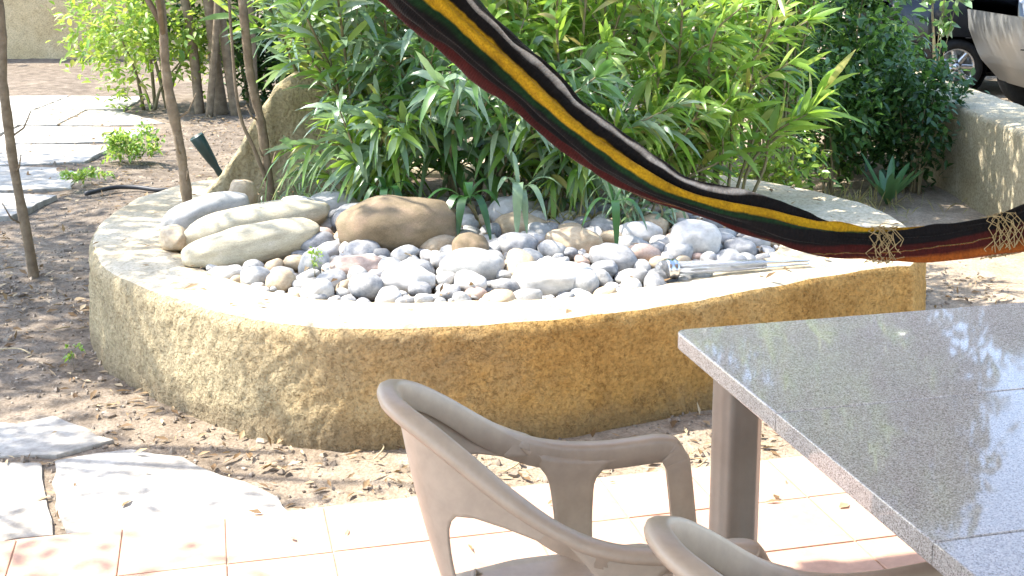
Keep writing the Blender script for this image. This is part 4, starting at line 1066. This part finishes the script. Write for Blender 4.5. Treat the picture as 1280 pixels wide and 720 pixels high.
def car(name, label, loc, rz, paint, flip=False, Lc=4.1, tall=1.5):
    root = empty(name, loc, rz); tag(root, label, 'car', 'cars parked behind the stucco wall')
    hw = 0.86
    # stations: x, bottom z, belt z, roof z or None, half width
    st = [(0.00, .84, .98, None, .70), (0.05, .66, 1.03, None, .78), (0.18, .42, 1.06, 1.20, .82), (0.42, .20, 1.08, 1.40, .85), (0.85, .20, 1.05, 1.47, hw), (1.5, .20, 1.03, tall, hw), (2.1, .20, 1.01, tall, hw), (2.6, .20, .99, 1.42, hw), (3.05, .20, .97, 1.12, hw), (3.35, .20, .93, None, .84), (3.75, .22, .84, None, .80), (4.0, .26, .70, None, .72), (4.1, .36, .58, None, .58)]
    V = []; rows = []
    for (x, zb, zt, zr, w) in st:
        row = [(w * .82, zb), (w * .96, zb + .06), (w, zb + .22), (w * 1.01, zb + (zt - zb) * .55), (w * .985, zt - .07), (w * .95, zt)]
        zr2 = zr if zr else zt + .035
        row += [(w * (.90 if zr else .88), zt + (zr2 - zt) * .4), (w * (.80 if zr else .7), zt + (zr2 - zt) * .85), (w * .6, zr2), (w * .25, zr2 + .02), (0, zr2 + .025)]
        full = row + [(-a, z) for a, z in reversed(row[:-1])]
        rows.append([(x, a, z) for a, z in full])
    n = len(rows[0])
    xs = [s[0] for s in st]
    # refine along the length
    fine = []
    A = np.array(rows)
    xx = np.unique(np.concatenate([np.linspace(0, 4.1, 60), xs]))
    for x in xx:
        fine.append([(x, np.interp(x, xs, A[:, j, 1]), np.interp(x, xs, A[:, j, 2])) for j in range(n)])
    A = np.array(fine); V = A.reshape(-1, 3).tolist(); Fc = []
    wx = (0.78, 3.32); wr = 0.37
    for i in range(len(A) - 1):
        for j in range(n - 1):
            cx = (A[i, j] + A[i + 1, j + 1]) / 2
            if j in (0, 1, 2, n - 2, n - 3, n - 4) and any(math.hypot(cx[0] - q, cx[2] - .32) < wr for q in wx): continue
            Fc.append((i * n + j, i * n + j + 1, (i + 1) * n + j + 1, (i + 1) * n + j))
        Fc.append((i * n + n - 1, i * n, (i + 1) * n, (i + 1) * n + n - 1))
    Fc.append(tuple(range(n))); Fc.append(tuple((len(A) - 1) * n + j for j in range(n)))
    obj('body', recalc(mesh_py('body', V, Fc)), M[paint], root)
    for sgn in (-1, 1):
        for q in wx:                                               # dark wheel housings
            vv, ff = lathe([(0.0, 0), (wr + .02, 0), (wr + .02, .26)], 20)
            o = obj('wheel_housing', mesh_py('wheel_housing', vv, ff), M['rubber'], root, (q, sgn * .5, .32), (sgn * -math.pi / 2, 0, 0))
        for (x0, x1) in ((.62, 1.42), (1.5, 2.3), (2.38, 2.95)):    # side windows
            pts = []
            for x in np.linspace(x0, x1, 6):
                zt = np.interp(x, xs, [s[2] for s in st]); zr = np.interp(x, [0.18, .42, .85, 1.5, 2.1, 2.6, 3.05], [1.16, 1.36, 1.47, tall, tall, 1.42, 1.12]); w = np.interp(x, xs, [s[4] for s in st])
                pts.append(((x, sgn * (w * .945 + .008), zt + .02), (x, sgn * (w * .905 + .008), zt + (zr - zt) * .4), (x, sgn * (w * .815 + .01), zt + (zr - zt) * .80)))
            vv = [p for row in pts for p in row]; ff = []
            for i in range(5):
                for j in range(2): ff.append((i * 3 + j, i * 3 + j + 1, (i + 1) * 3 + j + 1, (i + 1) * 3 + j))
            obj('window', mesh_py('window', vv, ff), M['car_glass'], root)
        # bumper shut line and door seams as thin recessed strips
        for (x0, z0, x1, z1) in ((.03, .62, .40, .60), (1.46, .35, 1.46, 1.0), (2.34, .33, 2.36, .98)):
            w0 = np.interp((x0 + x1) / 2, xs, [s[4] for s in st]) * 1.012
            tube('seam', [(x0, sgn * np.interp(x0, xs, [s[4] for s in st]) * 1.008, z0), ((x0 + x1) / 2, sgn * w0, (z0 + z1) / 2), (x1, sgn * np.interp(x1, xs, [s[4] for s in st]) * 1.008, z1)], .006, M['rubber'], root, 5)
        for q in wx: wheel(root, q, sgn * .74, .32, .2)
    return root
sc_ = car('parked_car', 'silver grey car whose tail shows at the right edge', (5.0, 13.1, 0), 0.0, 'car_silver'); sc_.scale = (1, 1, 1.12)
car('parked_car', 'black car with alloy wheel behind the silver one', (4.35, 15.2, 0), 0.0, 'car_black')

# ------------------------------------------------------------------ granite table
tc = np.array([0.438, 3.238]); TF = np.array([0.9705, 0.241]); TL = np.array([0.241, -0.9705])
def make_table():
    root = empty('granite_table', (tc[0], tc[1], 0.03), math.atan2(TF[1], TF[0]))
    tag(root, 'polished speckled grey granite table on thick round legs', 'table')
    zt = 0.71; th = 0.046; wid = 1.15; sl = 0.618; gap = 0.003
    for k in range(3):
        bm = bmesh.new(); bmesh.ops.create_cube(bm, size=1)
        y1 = -k * (sl + gap); y0 = y1 - sl
        for v in bm.verts:
            v.co = Vector(((v.co.x + .5) * wid, y0 + (v.co.y + .5) * sl, zt - th + (v.co.z + .5) * th))
        if k == 0:
            es = [e for e in bm.edges if abs(e.verts[0].co.y - y1) < 1e-4 and abs(e.verts[1].co.y - y1) < 1e-4 and abs(e.verts[0].co.x - e.verts[1].co.x) < 1e-4]
            bmesh.ops.bevel(bm, geom=es, offset=.034, segments=6, affect='EDGES', profile=.5)
        es = [e for e in bm.edges if abs(e.verts[0].co.z - e.verts[1].co.z) < 1e-5]
        bmesh.ops.bevel(bm, geom=es, offset=.004 if k == 0 else .0025, segments=2, affect='EDGES', profile=.5)
        me = bpy.data.meshes.new('slab'); bm.to_mesh(me); bm.free()
        obj('slab', me, M['granite'], root)
    for (a, b) in ((.10, -.20), (wid - .10, -.20), (.10, -1.66), (wid - .10, -1.66)):
        prof = []; seg = 56; V = []; Fc = []
        H_ = zt - th - 0.012
        for zz in (0.0, 0.012, 0.02, H_ - .02, H_):
            for k in range(seg):
                an = 2 * math.pi * k / seg
                fl = 0.007 * max(0, math.cos(an * 6 + .5)) if 0.015 < zz < H_ - .01 else 0.006
                rr_ = 0.060 + fl
                V.append((rr_ * math.cos(an), rr_ * math.sin(an), zz))
        for i in range(4):
            for k in range(seg):
                k2 = (k + 1) % seg; Fc.append((i * seg + k, i * seg + k2, (i + 1) * seg + k2, (i + 1) * seg + k))
        Fc.append(tuple(range(seg - 1, -1, -1))); Fc.append(tuple(4 * seg + k for k in range(seg)))
        obj('leg', mesh_py('leg', V, Fc), M['pole'], root, (a, b, 0.0))
        obj('leg_plate', box_mesh('leg_plate', .16, .16, .011, .002), M['pole'], root, (a, b, H_ + 0.0005))
make_table()

# ------------------------------------------------------------------ moulded plastic armchairs
def chair_path():
    half = [(-.375, 0, .850), (-.369, .042, .846), (-.346, .083, .834), (-.300, .120, .805), (-.235, .156, .755), (-.155, .190, .690), (-.07, .219, .632), (.02, .238, .597), (.12, .247, .585), (.20, .250, .587), (.265, .250, .591), (.308, .249, .580), (.328, .248, .550), (.340, .247, .52), (.360, .246, .36), (.382, .246, .18), (.400, .246, .0)]
    return half
def sweep(path, prof, outs, scale=None):
    path = np.array(path); n = len(path)
    T = np.gradient(path, axis=0); T /= np.linalg.norm(T, axis=1)[:, None]
    V = []
    for i in range(n):
        o = outs[i] - T[i] * np.dot(outs[i], T[i]); o /= np.linalg.norm(o)
        u = np.cross(o, T[i]); u /= np.linalg.norm(u)
        if u[0] * 0.5 + u[2] < 0: u = -u
        s = 1 if scale is None else scale[i]
        for (a, b) in prof: V.append(path[i] + o * a + u * b * (s if b < -.02 else 1))
    k = len(prof); Fc = []
    for i in range(n - 1):
        for j in range(k):
            j2 = (j + 1) % k; Fc.append((i * k + j, i * k + j2, (i + 1) * k + j2, (i + 1) * k + j))
    Fc.append(tuple(range(k))); Fc.append(tuple((n - 1) * k + j for j in range(k)))
    return V, Fc
def make_chair(name, label):
    root = empty(name, (0, 0, 0)); tag(root, label, 'chair', 'plastic armchairs at the granite table')
    half = chair_path()
    hp = catmull(half, 6)                     # far side from back centre to floor
    bend = 11 * 6                             # index where the arm turns down into the leg
    full = np.vstack([hp[:bend + 1][::-1] * np.array([1, -1, 1]), hp[1:bend + 1]])
    def outs_for(P):
        O = []
        for p in P:
            c = np.array([0.02, 0, 0]); v = np.array([p[0] - c[0] if p[0] < 0 else 0, p[1], 0])
            if p[0] < -.05: v = np.array([(p[0] + .05) * 1.0, p[1] * (0.75), 0])
            O.append(v / (np.linalg.norm(v) + 1e-9))
        return np.array(O)
    Of = outs_for(full)
    prof = [(-.004, -.060), (-.004, -.012), (-.001, -.003), (.006, .0), (.026, .0), (.035, -.004), (.039, -.013), (.037, -.024), (.033, -.024), (.032, -.014), (.027, -.009), (.010, -.008), (.003, -.014), (.001, -.060)]
    V, Fc = sweep(full, prof, Of)
    o = obj('rim', recalc(mesh_py('rim', V, Fc)), M['plastic'], root)
    # front legs continue the arms downwards
    for sg in (1, -1):
        lp = hp[bend - 1:] * np.array([1, sg, 1])
        lo = np.array([[0, sg, 0]] * len(lp), float)
        t = np.linspace(0, 1, len(lp))
        lprof = [(-.004, -.062), (-.004, -.010), (-.001, -.003), (.006, .0), (.028, .0), (.036, -.004), (.040, -.012), (.040, -.055), (.035, -.055), (.034, -.016), (.028, -.009), (.010, -.008), (.003, -.014), (.001, -.062)]
        V, Fc = sweep(lp, lprof, lo)
        obj('leg', recalc(mesh_py('leg', V, Fc)), M['plastic'], root)
    # backrest panel hung below the rim, narrowing to the seat
    nu, nv = 40, 18
    def rim_pt(q):                            # q in [-1,1] over the back and shoulders
        f = abs(q) * 6.2 * 6; i = int(min(f, len(hp) - 2)); w = f - i
        p = hp[i] * (1 - w) + hp[i + 1] * w
        return np.array([p[0], p[1] * (1 if q >= 0 else -1), p[2] - .012])
    V = []
    for j in range(nv + 1):
        v = j / nv
        wq = np.interp(v, [0, .13, .18, .24, .32, .42, .6, 1], [1.0, .99, .88, .72, .58, .50, .45, .43])
        for i in range(nu + 1):
            q = (i / nu * 2 - 1) * wq
            p = rim_pt(q)
            qq = min(1, max(0, (abs(q) - .44) / .3)); b = np.array([-.235 - .02 * (1 - min(1, (q / .46) ** 2)), max(-1, min(1, q / .44)) * .115, .335]); b = b * (1 - qq) + (p + np.array([.02, 0, .335 - p[2]])) * qq
            depth = np.interp(abs(q), [0, .46, .7, 1], [1, 1, .42, .16])
            s = v if abs(q) < .46 else v
            pt = p * (1 - s) + b * s
            pt[0] += -.012 * math.sin(math.pi * s)
            V.append(pt)
    Fc = []
    for j in range(nv):
        for i in range(nu):
            Fc.append((j * (nu + 1) + i, j * (nu + 1) + i + 1, (j + 1) * (nu + 1) + i + 1, (j + 1) * (nu + 1) + i))
    o = obj('backrest', recalc(mesh_py('backrest', V, Fc)), M['plastic'], root)
    md = o.modifiers.new('thickness', 'SOLIDIFY'); md.thickness = .006; md.offset = 0
    # side supports from arm to seat
    for sg in (1, -1):
        V = []; nv2, nu2 = 14, 8
        for j in range(nv2 + 1):
            v = j / nv2
            hwid = np.interp(v, [0, .08, .18, .3, .6, 1], [.125, .095, .064, .053, .046, .042])
            for i in range(nu2 + 1):
                u = i / nu2 * 2 - 1
                x = .045 + .01 * v + u * hwid
                y = np.interp(x, hp[:54, 0], hp[:54, 1]) * (1 - v) + .235 * v; zt_ = np.interp(x, hp[:54, 0], hp[:54, 2]) - .03; z = zt_ * (1 - v) + .335 * v
                V.append((x, sg * y, z))
        Fc = []
        for j in range(nv2):
            for i in range(nu2): Fc.append((j * (nu2 + 1) + i, j * (nu2 + 1) + i + 1, (j + 1) * (nu2 + 1) + i + 1, (j + 1) * (nu2 + 1) + i))
        o = obj('arm_support', recalc(mesh_py('arm_support', V, Fc)), M['plastic'], root)
        md = o.modifiers.new('thickness', 'SOLIDIFY'); md.thickness = .007; md.offset = 0
    # seat
    V = []; n1, n2 = 16, 14
    for j in range(n2 + 1):
        f = j / n2; x = -.25 + f * .54
        w = np.interp(f, [0, .3, .8, 1], [.165, .215, .232, .22])
        for i in range(n1 + 1):
            u = i / n1 * 2 - 1
            z = .332 - .022 * math.sin(math.pi * f) * (1 - u * u) + .02 * max(0, f - .6) - (.05 * (f - .9) * 10 * .6 if f > .9 else 0)
            V.append((x, u * w, z))
    Fc = []
    for j in range(n2):
        for i in range(n1): Fc.append((j * (n1 + 1) + i, j * (n1 + 1) + i + 1, (j + 1) * (n1 + 1) + i + 1, (j + 1) * (n1 + 1) + i))
    o = obj('seat', recalc(mesh_py('seat', V, Fc)), M['plastic'], root)
    md = o.modifiers.new('thickness', 'SOLIDIFY'); md.thickness = .007; md.offset = 0
    for sg in (1, -1):                        # rear legs
        lp = catmull([(-.20, sg * .14, .335), (-.26, sg * .20, .25), (-.33, sg * .235, 0.0)], 6)
        lo = np.array([[0, sg, 0]] * len(lp), float)
        V, Fc = sweep(lp, [(-.02, -.03), (-.02, .0), (.03, .0), (.03, -.03), (.025, -.03), (.025, -.006), (-.015, -.006), (-.015, -.03)], lo)
        obj('leg', recalc(mesh_py('leg', V, Fc)), M['plastic'], root)
    return root
def copy_tree(o, parent=None):
    c = o.copy(); link(c, parent)
    for ch in list(o.children): copy_tree(ch, c)
    return c
ch1 = make_chair('plastic_armchair', 'taupe plastic armchair seen whole, standing by the far corner of the table')
ch2 = copy_tree(ch1)
ch1.location = (0.133, 2.482, 0.033); ch1.rotation_euler = (0, 0, R(10))
ch2.location = (0.615, 1.865, 0.033); ch2.rotation_euler = (0, 0, R(12))
ch2['label'] = 'nearer taupe plastic armchair pushed under the table, only its rim showing'

# ------------------------------------------------------------------ rolled striped hammock
def make_hammock():
    root = empty('rolled_hammock', (0.28, 1.81, 1.40)); off = np.array([0.28, 1.81, 1.40])
    tag(root, 'rolled striped hammock in black, yellow, green and red hanging across the view', 'hammock')
    cl = [(-.80, 2.06, 2.22, .030), (-.62, 2.05, 2.08, .05), (-.42, 2.03, 1.935, .058), (-.25, 1.99, 1.80, .062), (-.125, 1.95, 1.690, .057), (-.059, 1.927, 1.630, .050), (.012, 1.905, 1.572, .043), (.082, 1.882, 1.507, .039), (.145, 1.859, 1.462, .036), (.21, 1.836, 1.424, .034), (.265, 1.818, 1.402, .0255), (.352, 1.791, 1.380, .031), (.424, 1.768, 1.361, .030), (.506, 1.745, 1.349, .0235), (.602, 1.723, 1.352, .0265), (.715, 1.70, 1.380, .031), (.85, 1.69, 1.43, .045), (1.05, 1.68, 1.52, .05), (1.3, 1.68, 1.66, .04), (1.5, 1.68, 1.80, .02)]
    cp = catmull([c[:3] for c in cl], 12) - off
    cr = catmull([(c[3], 0, 0) for c in cl], 12)[:, 0]
    n = len(cp); S = 72
    seg = np.concatenate([[0], np.cumsum(np.linalg.norm(np.diff(cp, axis=0), axis=1))])
    T = np.gradient(cp, axis=0); T /= np.linalg.norm(T, axis=1)[:, None]
    V = []; st = []; al = []
    view = np.array([0, -1.0, 0.12])
    for i in range(n):
        f = view - T[i] * np.dot(view, T[i]); f /= np.linalg.norm(f)         # towards the terrace
        u = np.cross(f, T[i]); u /= np.linalg.norm(u)
        if u[2] < 0: u = -u
        x = cp[i][0] + off[0]
        # the stripes spiral as the roll twists: mapped so that gold runs along the upper half, then green takes over
        tw = np.interp(x, [-.8, -.1, .28, .42, .50, .60, .75, 1.5], [.06, .055, .035, -.06, -.16, -.25, -.29, -.34])
        for k in range(S):
            a = 2 * math.pi * k / S                                          # 0 = bottom, pi/2 = towards the terrace, pi = top
            lob = 1 + 0.09 * math.sin(3 * a + seg[i] * 3.0) + 0.06 * math.sin(5 * a - seg[i] * 5 + 1) + 0.035 * math.sin(11 * a + seg[i] * 9) + 0.02 * math.sin(19 * a - seg[i] * 14 + 2)
            groove = sum(d_ * math.exp(-((((a / (2 * math.pi) + tw) % 1) - g) * 30) ** 2) for g, d_ in ((.07, .22), (.16, .12), (.262, .30), (.372, .42), (.45, .2), (.6, .25), (.78, .2), (.9, .2)))
            rr_ = cr[i] * (lob - groove) * (1 + 0.22 * noise.noise(Vector((seg[i] * 10, math.cos(a) * 1.3, math.sin(a) * 1.3))) + 0.10 * noise.noise(Vector((seg[i] * 24, math.cos(a) * 3, math.sin(a) * 3))))
            V.append(cp[i] + rr_ * (-math.cos(a) * u + math.sin(a) * 0.9 * f))
            st.append((a / (2 * math.pi) + tw) % 1.0); al.append(seg[i])
    Fc = []
    for i in range(n - 1):
        for k in range(S):
            k2 = (k + 1) % S; Fc.append((i * S + k, i * S + k2, (i + 1) * S + k2, (i + 1) * S + k))
    Fc.append(tuple(range(S - 1, -1, -1))); Fc.append(tuple((n - 1) * S + k for k in range(S)))
    me = recalc(mesh_py('fabric_roll', V, Fc))
    a1 = me.attributes.new('stripe', 'FLOAT', 'POINT'); a1.data.foreach_set('value', np.array(st, dtype=np.float32))
    a2 = me.attributes.new('along', 'FLOAT', 'POINT'); a2.data.foreach_set('value', np.array(al, dtype=np.float32))
    obj('fabric_roll', me, M['hammock'], root)
    # beige cord wrappings
    for xw, turns, wid in ((.53, 17, .03), (.685, 19, .034)):
        i0 = int(np.argmin(np.abs(cp[:, 0] + off[0] - xw)))
        pts = []
        for q in range(turns * 12 + 1):
            t = q / (turns * 12); x = xw - wid / 2 + wid * t
            c = np.array([np.interp(x - off[0], cp[:, 0], cp[:, k]) for k in range(3)]); rr_ = np.interp(x - off[0], cp[:, 0], cr) * 1.03
            a = 2 * math.pi * turns * t
            f = np.array([0, -1, .1]); u = np.array([0, .1, 1])
            pts.append(c + rr_ * (math.cos(a) * u + math.sin(a) * .92 * f) + np.array([.009 * math.sin(a * 2.3) + .004 * math.sin(a * 5.1), .002 * math.sin(a * 3.7), .003 * math.sin(a * 4.3)]))
        tube('cord_binding', pts, .0006, M['cord'], root, 5)
    tube('cord', [np.array((-.79, 2.06, 2.21)) - off, np.array((-.86, 2.07, 2.30)) - off, np.array((-.95, 2.08, 2.42)) - off], .009, M['cord'], root, 6)
    tube('cord', [np.array((1.49, 1.68, 1.79)) - off, np.array((1.68, 1.685, 1.93)) - off, np.array((1.86, 1.69, 2.06)) - off], .009, M['cord'], root, 6)
make_hammock()

# terrace roof that shades the table, chairs and hammock (outside the picture, white to bounce light onto them)
def make_roof():
    root = empty('terrace_roof', (TE[0], TE[1], 0), T_ANG)
    tag(root, 'white painted timber terrace roof on posts above the table', 'roof')
    zr = 2.42
    b1 = 0.10
    obj('roof_deck', prism_mesh('roof_deck', [(-3.2, -5.5), (3.4, -5.5), (3.4, b1), (-3.2, b1)], zr + .12, zr + .20), M['roof_wood'], root)
    for a in np.arange(-3.0, 3.4, 0.8):
        obj('rafter', box_mesh('rafter', .08, 5.5, .12), M['roof_wood'], root, (a, b1 - 2.76, zr - .0005))
    obj('beam', box_mesh('beam', 6.5, .12, .16), M['roof_wood'], root, (.1, -2.0, zr - .162))
    for a in (-3.0, 2.25):
        obj('post', box_mesh('post', .13, .13, zr - .17, .008), M['roof_wood'], root, (a, -2.0, .0))
make_roof()

# ------------------------------------------------------------------ small things
def make_lamp():
    p0 = Vector((0.605, 4.86, PZ + .040)); p1 = Vector((1.24, 5.06, PZ + .020))
    d = (p1 - p0); L = d.length
    root = empty('garden_lamp', p0); root.rotation_euler = d.to_track_quat('Z', 'Y').to_euler()
    tag(root, 'clear garden stake lamp with steel collar lying on the planter rim', 'lamp')
    V, Fc = lathe([(0.0, -.028), (.022, -.024), (.034, -.012), (.038, .0), (.038, .012)], 28); obj('lens', recalc(mesh_py('lens', V, Fc)), M['acrylic'], root)
    V, Fc = lathe([(.030, .012), (.041, .012), (.043, .02), (.043, .03), (.040, .034), (.040, .044), (.043, .048), (.041, .058), (.030, .058)], 28); obj('collar', recalc(mesh_py('collar', V, Fc)), M['chrome'], root)
    V, Fc = lathe([(0, .012), (.02, .014), (.02, .05), (0, .052)], 16); obj('solar_core', recalc(mesh_py('solar_core', V, Fc)), M['dark_plastic'], root)
    V, Fc = lathe([(.030, .058), (.027, .20), (.020, .46), (.018, .46), (.025, .20), (.028, .058)], 28); obj('tube_shade', recalc(mesh_py('tube_shade', V, Fc)), M['acrylic'], root)
    for (a, b) in ((.018, 0), (-.012, .014), (-.008, -.016)):
        tube('rod', [(a, b, .05), (a * .9, b * .9, L * .55), (a * .5, b * .5, L)], .0042, M['chrome'], root, 8)
make_lamp()

def make_hose():
    pts = [(-3.0, 8.60, .012), (-2.86, 8.78, .02), (-2.70, 8.80, .018), (-2.5, 8.72, .014), (-2.3, 8.80, .014), (-2.12, 8.95, .02), (-1.98, 9.12, .02), (-1.8, 9.4, .014)]
    o = tube('garden_hose', catmull(pts, 8), .016, M['dark_plastic'], None, 10)
    tag(o, 'black hose lying on the soil behind the planter', 'hose')
    V, Fc = lathe([(.0, .0), (.028, .0), (.034, .02), (.03, .12), (.045, .2), (.06, .34), (.066, .44), (.062, .445), (.055, .35), (.0, .33)], 18)
    o = obj('plastic_funnel', recalc(mesh_py('plastic_funnel', V, Fc)), M['green_plastic'], None, (-2.13, 9.05, .03), (R(8), R(-28), 0)); o.scale = (.8, .8, .85)
    tag(o, 'dark green tapered plastic tube leaning by the black hose', 'plastic tube')
make_hose()

# twigs and fallen leaves on the soil
def make_litter():
    rg = np.random.default_rng(99); P = []
    OP = catmull(OUT, 5, True)
    def near_path_hit(x, y): return any(inside(x, y, np.array(pl)) for pl in near)
    while len(P) < 3600:
        if rg.random() < 0.6: x, y = rg.uniform(-3.0, 2.6), rg.uniform(3.55, 6.5)
        else: x, y = rg.uniform(-5, -1.5), rg.uniform(5.0, 13)
        if inside(x, y, OP): continue
        q = np.array([x, y]) - TE
        if q @ TY < 0.03: continue
        if near_path_hit(x, y) and rg.random() < 0.9: continue
        if noise.noise(Vector((x * 1.6, y * 1.6, 4))) < -0.15 and rg.random() < .7: continue
        P.append((x, y, ground_z(x, y) + rg.uniform(.006, .016)))
    k = 0
    while k < 420:
        x, y = rg.uniform(-1.6, 1.3), rg.uniform(4.5, 6.6)
        if not inside(x, y) or (y < 5.2 and rg.random() < .6): continue
        P.append((x, y, .415 + .05 * min(1, edge_dist(x, y) / .4) + rg.uniform(0, .035))); k += 1
    k = 0
    while k < 60:
        x, y = rg.uniform(-2.1, 1.9), rg.uniform(4.2, 7)
        if not inside(x, y, OP) or inside(x, y): continue
        P.append((x, y, PZ + rg.uniform(.010, .016))); k += 1
    for k in range(18):
        q = tpos(rg.uniform(-2, 2.5), -abs(rg.normal() * .3) - .01); P.append((q[0], q[1], .038))
    P = np.array(P); n = len(P)
    D = rand_unit(rg, n); D[:, 2] *= .25; N = rand_unit(rg, n) * .5 + np.array([0, 0, 1.])
    L = rg.uniform(.018, .062, n); W = L * rg.uniform(.12, .5, n)
    V, Q = leaf_arrays(P, D, N, L, W, np.zeros(n), .5, np.array([0, .4, 1.0]), np.array([.2, 1, .1]))
    o = obj('leaf_litter', mesh_np('leaf_litter', V, Q), M['litter'])
    tag(o, 'dry fallen leaves and twigs scattered on the soil', 'leaf litter', None, 'stuff')
make_litter()
def make_clods():
    rg = np.random.default_rng(41); OP = catmull(OUT, 5, True); P = []
    bm = bmesh.new(); bmesh.ops.create_icosphere(bm, subdivisions=1, radius=1.0)
    bv = np.array([v.co[:] for v in bm.verts]); bf = np.array([[v.index for v in f.verts] for f in bm.faces]); bm.free()
    while len(P) < 5200:
        if rg.random() < 0.7: x, y = rg.uniform(-3.1, 2.6), rg.uniform(3.5, 7.0)
        else: x, y = rg.uniform(-5, -1.5), rg.uniform(6.0, 12)
        if inside(x, y, OP) or (np.array([x, y]) - TE) @ TY < 0.02: continue
        if any(inside(x, y, np.array(pl)) for pl in near): continue
        P.append((x, y, ground_z(x, y)))
    P = np.array(P); n = len(P); s = rg.uniform(.003, .011, n) * np.where(rg.random(n) < .06, 2.2, 1)
    V = P[:, None, :] + bv[None] * s[:, None, None] * rg.uniform(.6, 1.2, (n, 1, 3)) * (1 + .25 * rg.normal(size=(n, len(bv), 1)))
    Q = (bf[None] + (np.arange(n) * len(bv))[:, None, None]).reshape(-1, 3)
    tag(obj('soil_clods', mesh_np('soil_clods', V.reshape(-1, 3), Q, False), M['clod']), 'crumbs of soil and grit on the bare ground', 'grit', None, 'stuff')
make_clods()
r2 = random.Random(17)
for k in range(12):
    x, y = r2.choice([(r2.uniform(-0.6, 1.0), r2.uniform(3.95, 4.1)), (r2.uniform(-3.0, -2.1), r2.uniform(4.9, 7.2))])
    a = r2.uniform(0, 3.14); L = r2.uniform(.08, .2)
    z = ground_z(x, y) + .012
    o = tube('twig', catmull([(x, y, z), (x + math.cos(a) * L * .5, y + math.sin(a) * L * .5, z + .006), (x + math.cos(a + .3) * L, y + math.sin(a + .3) * L, z)], 4), .003, M['dry_stem'], None, 5)
    tag(o, 'thin dry twig lying on the ' + ('sandy strip between planter and terrace' if y < 4.5 else 'dark soil left of the planter'), 'twig', 'twigs ' + ('on the sandy strip' if y < 4.5 else 'on the dark soil'))
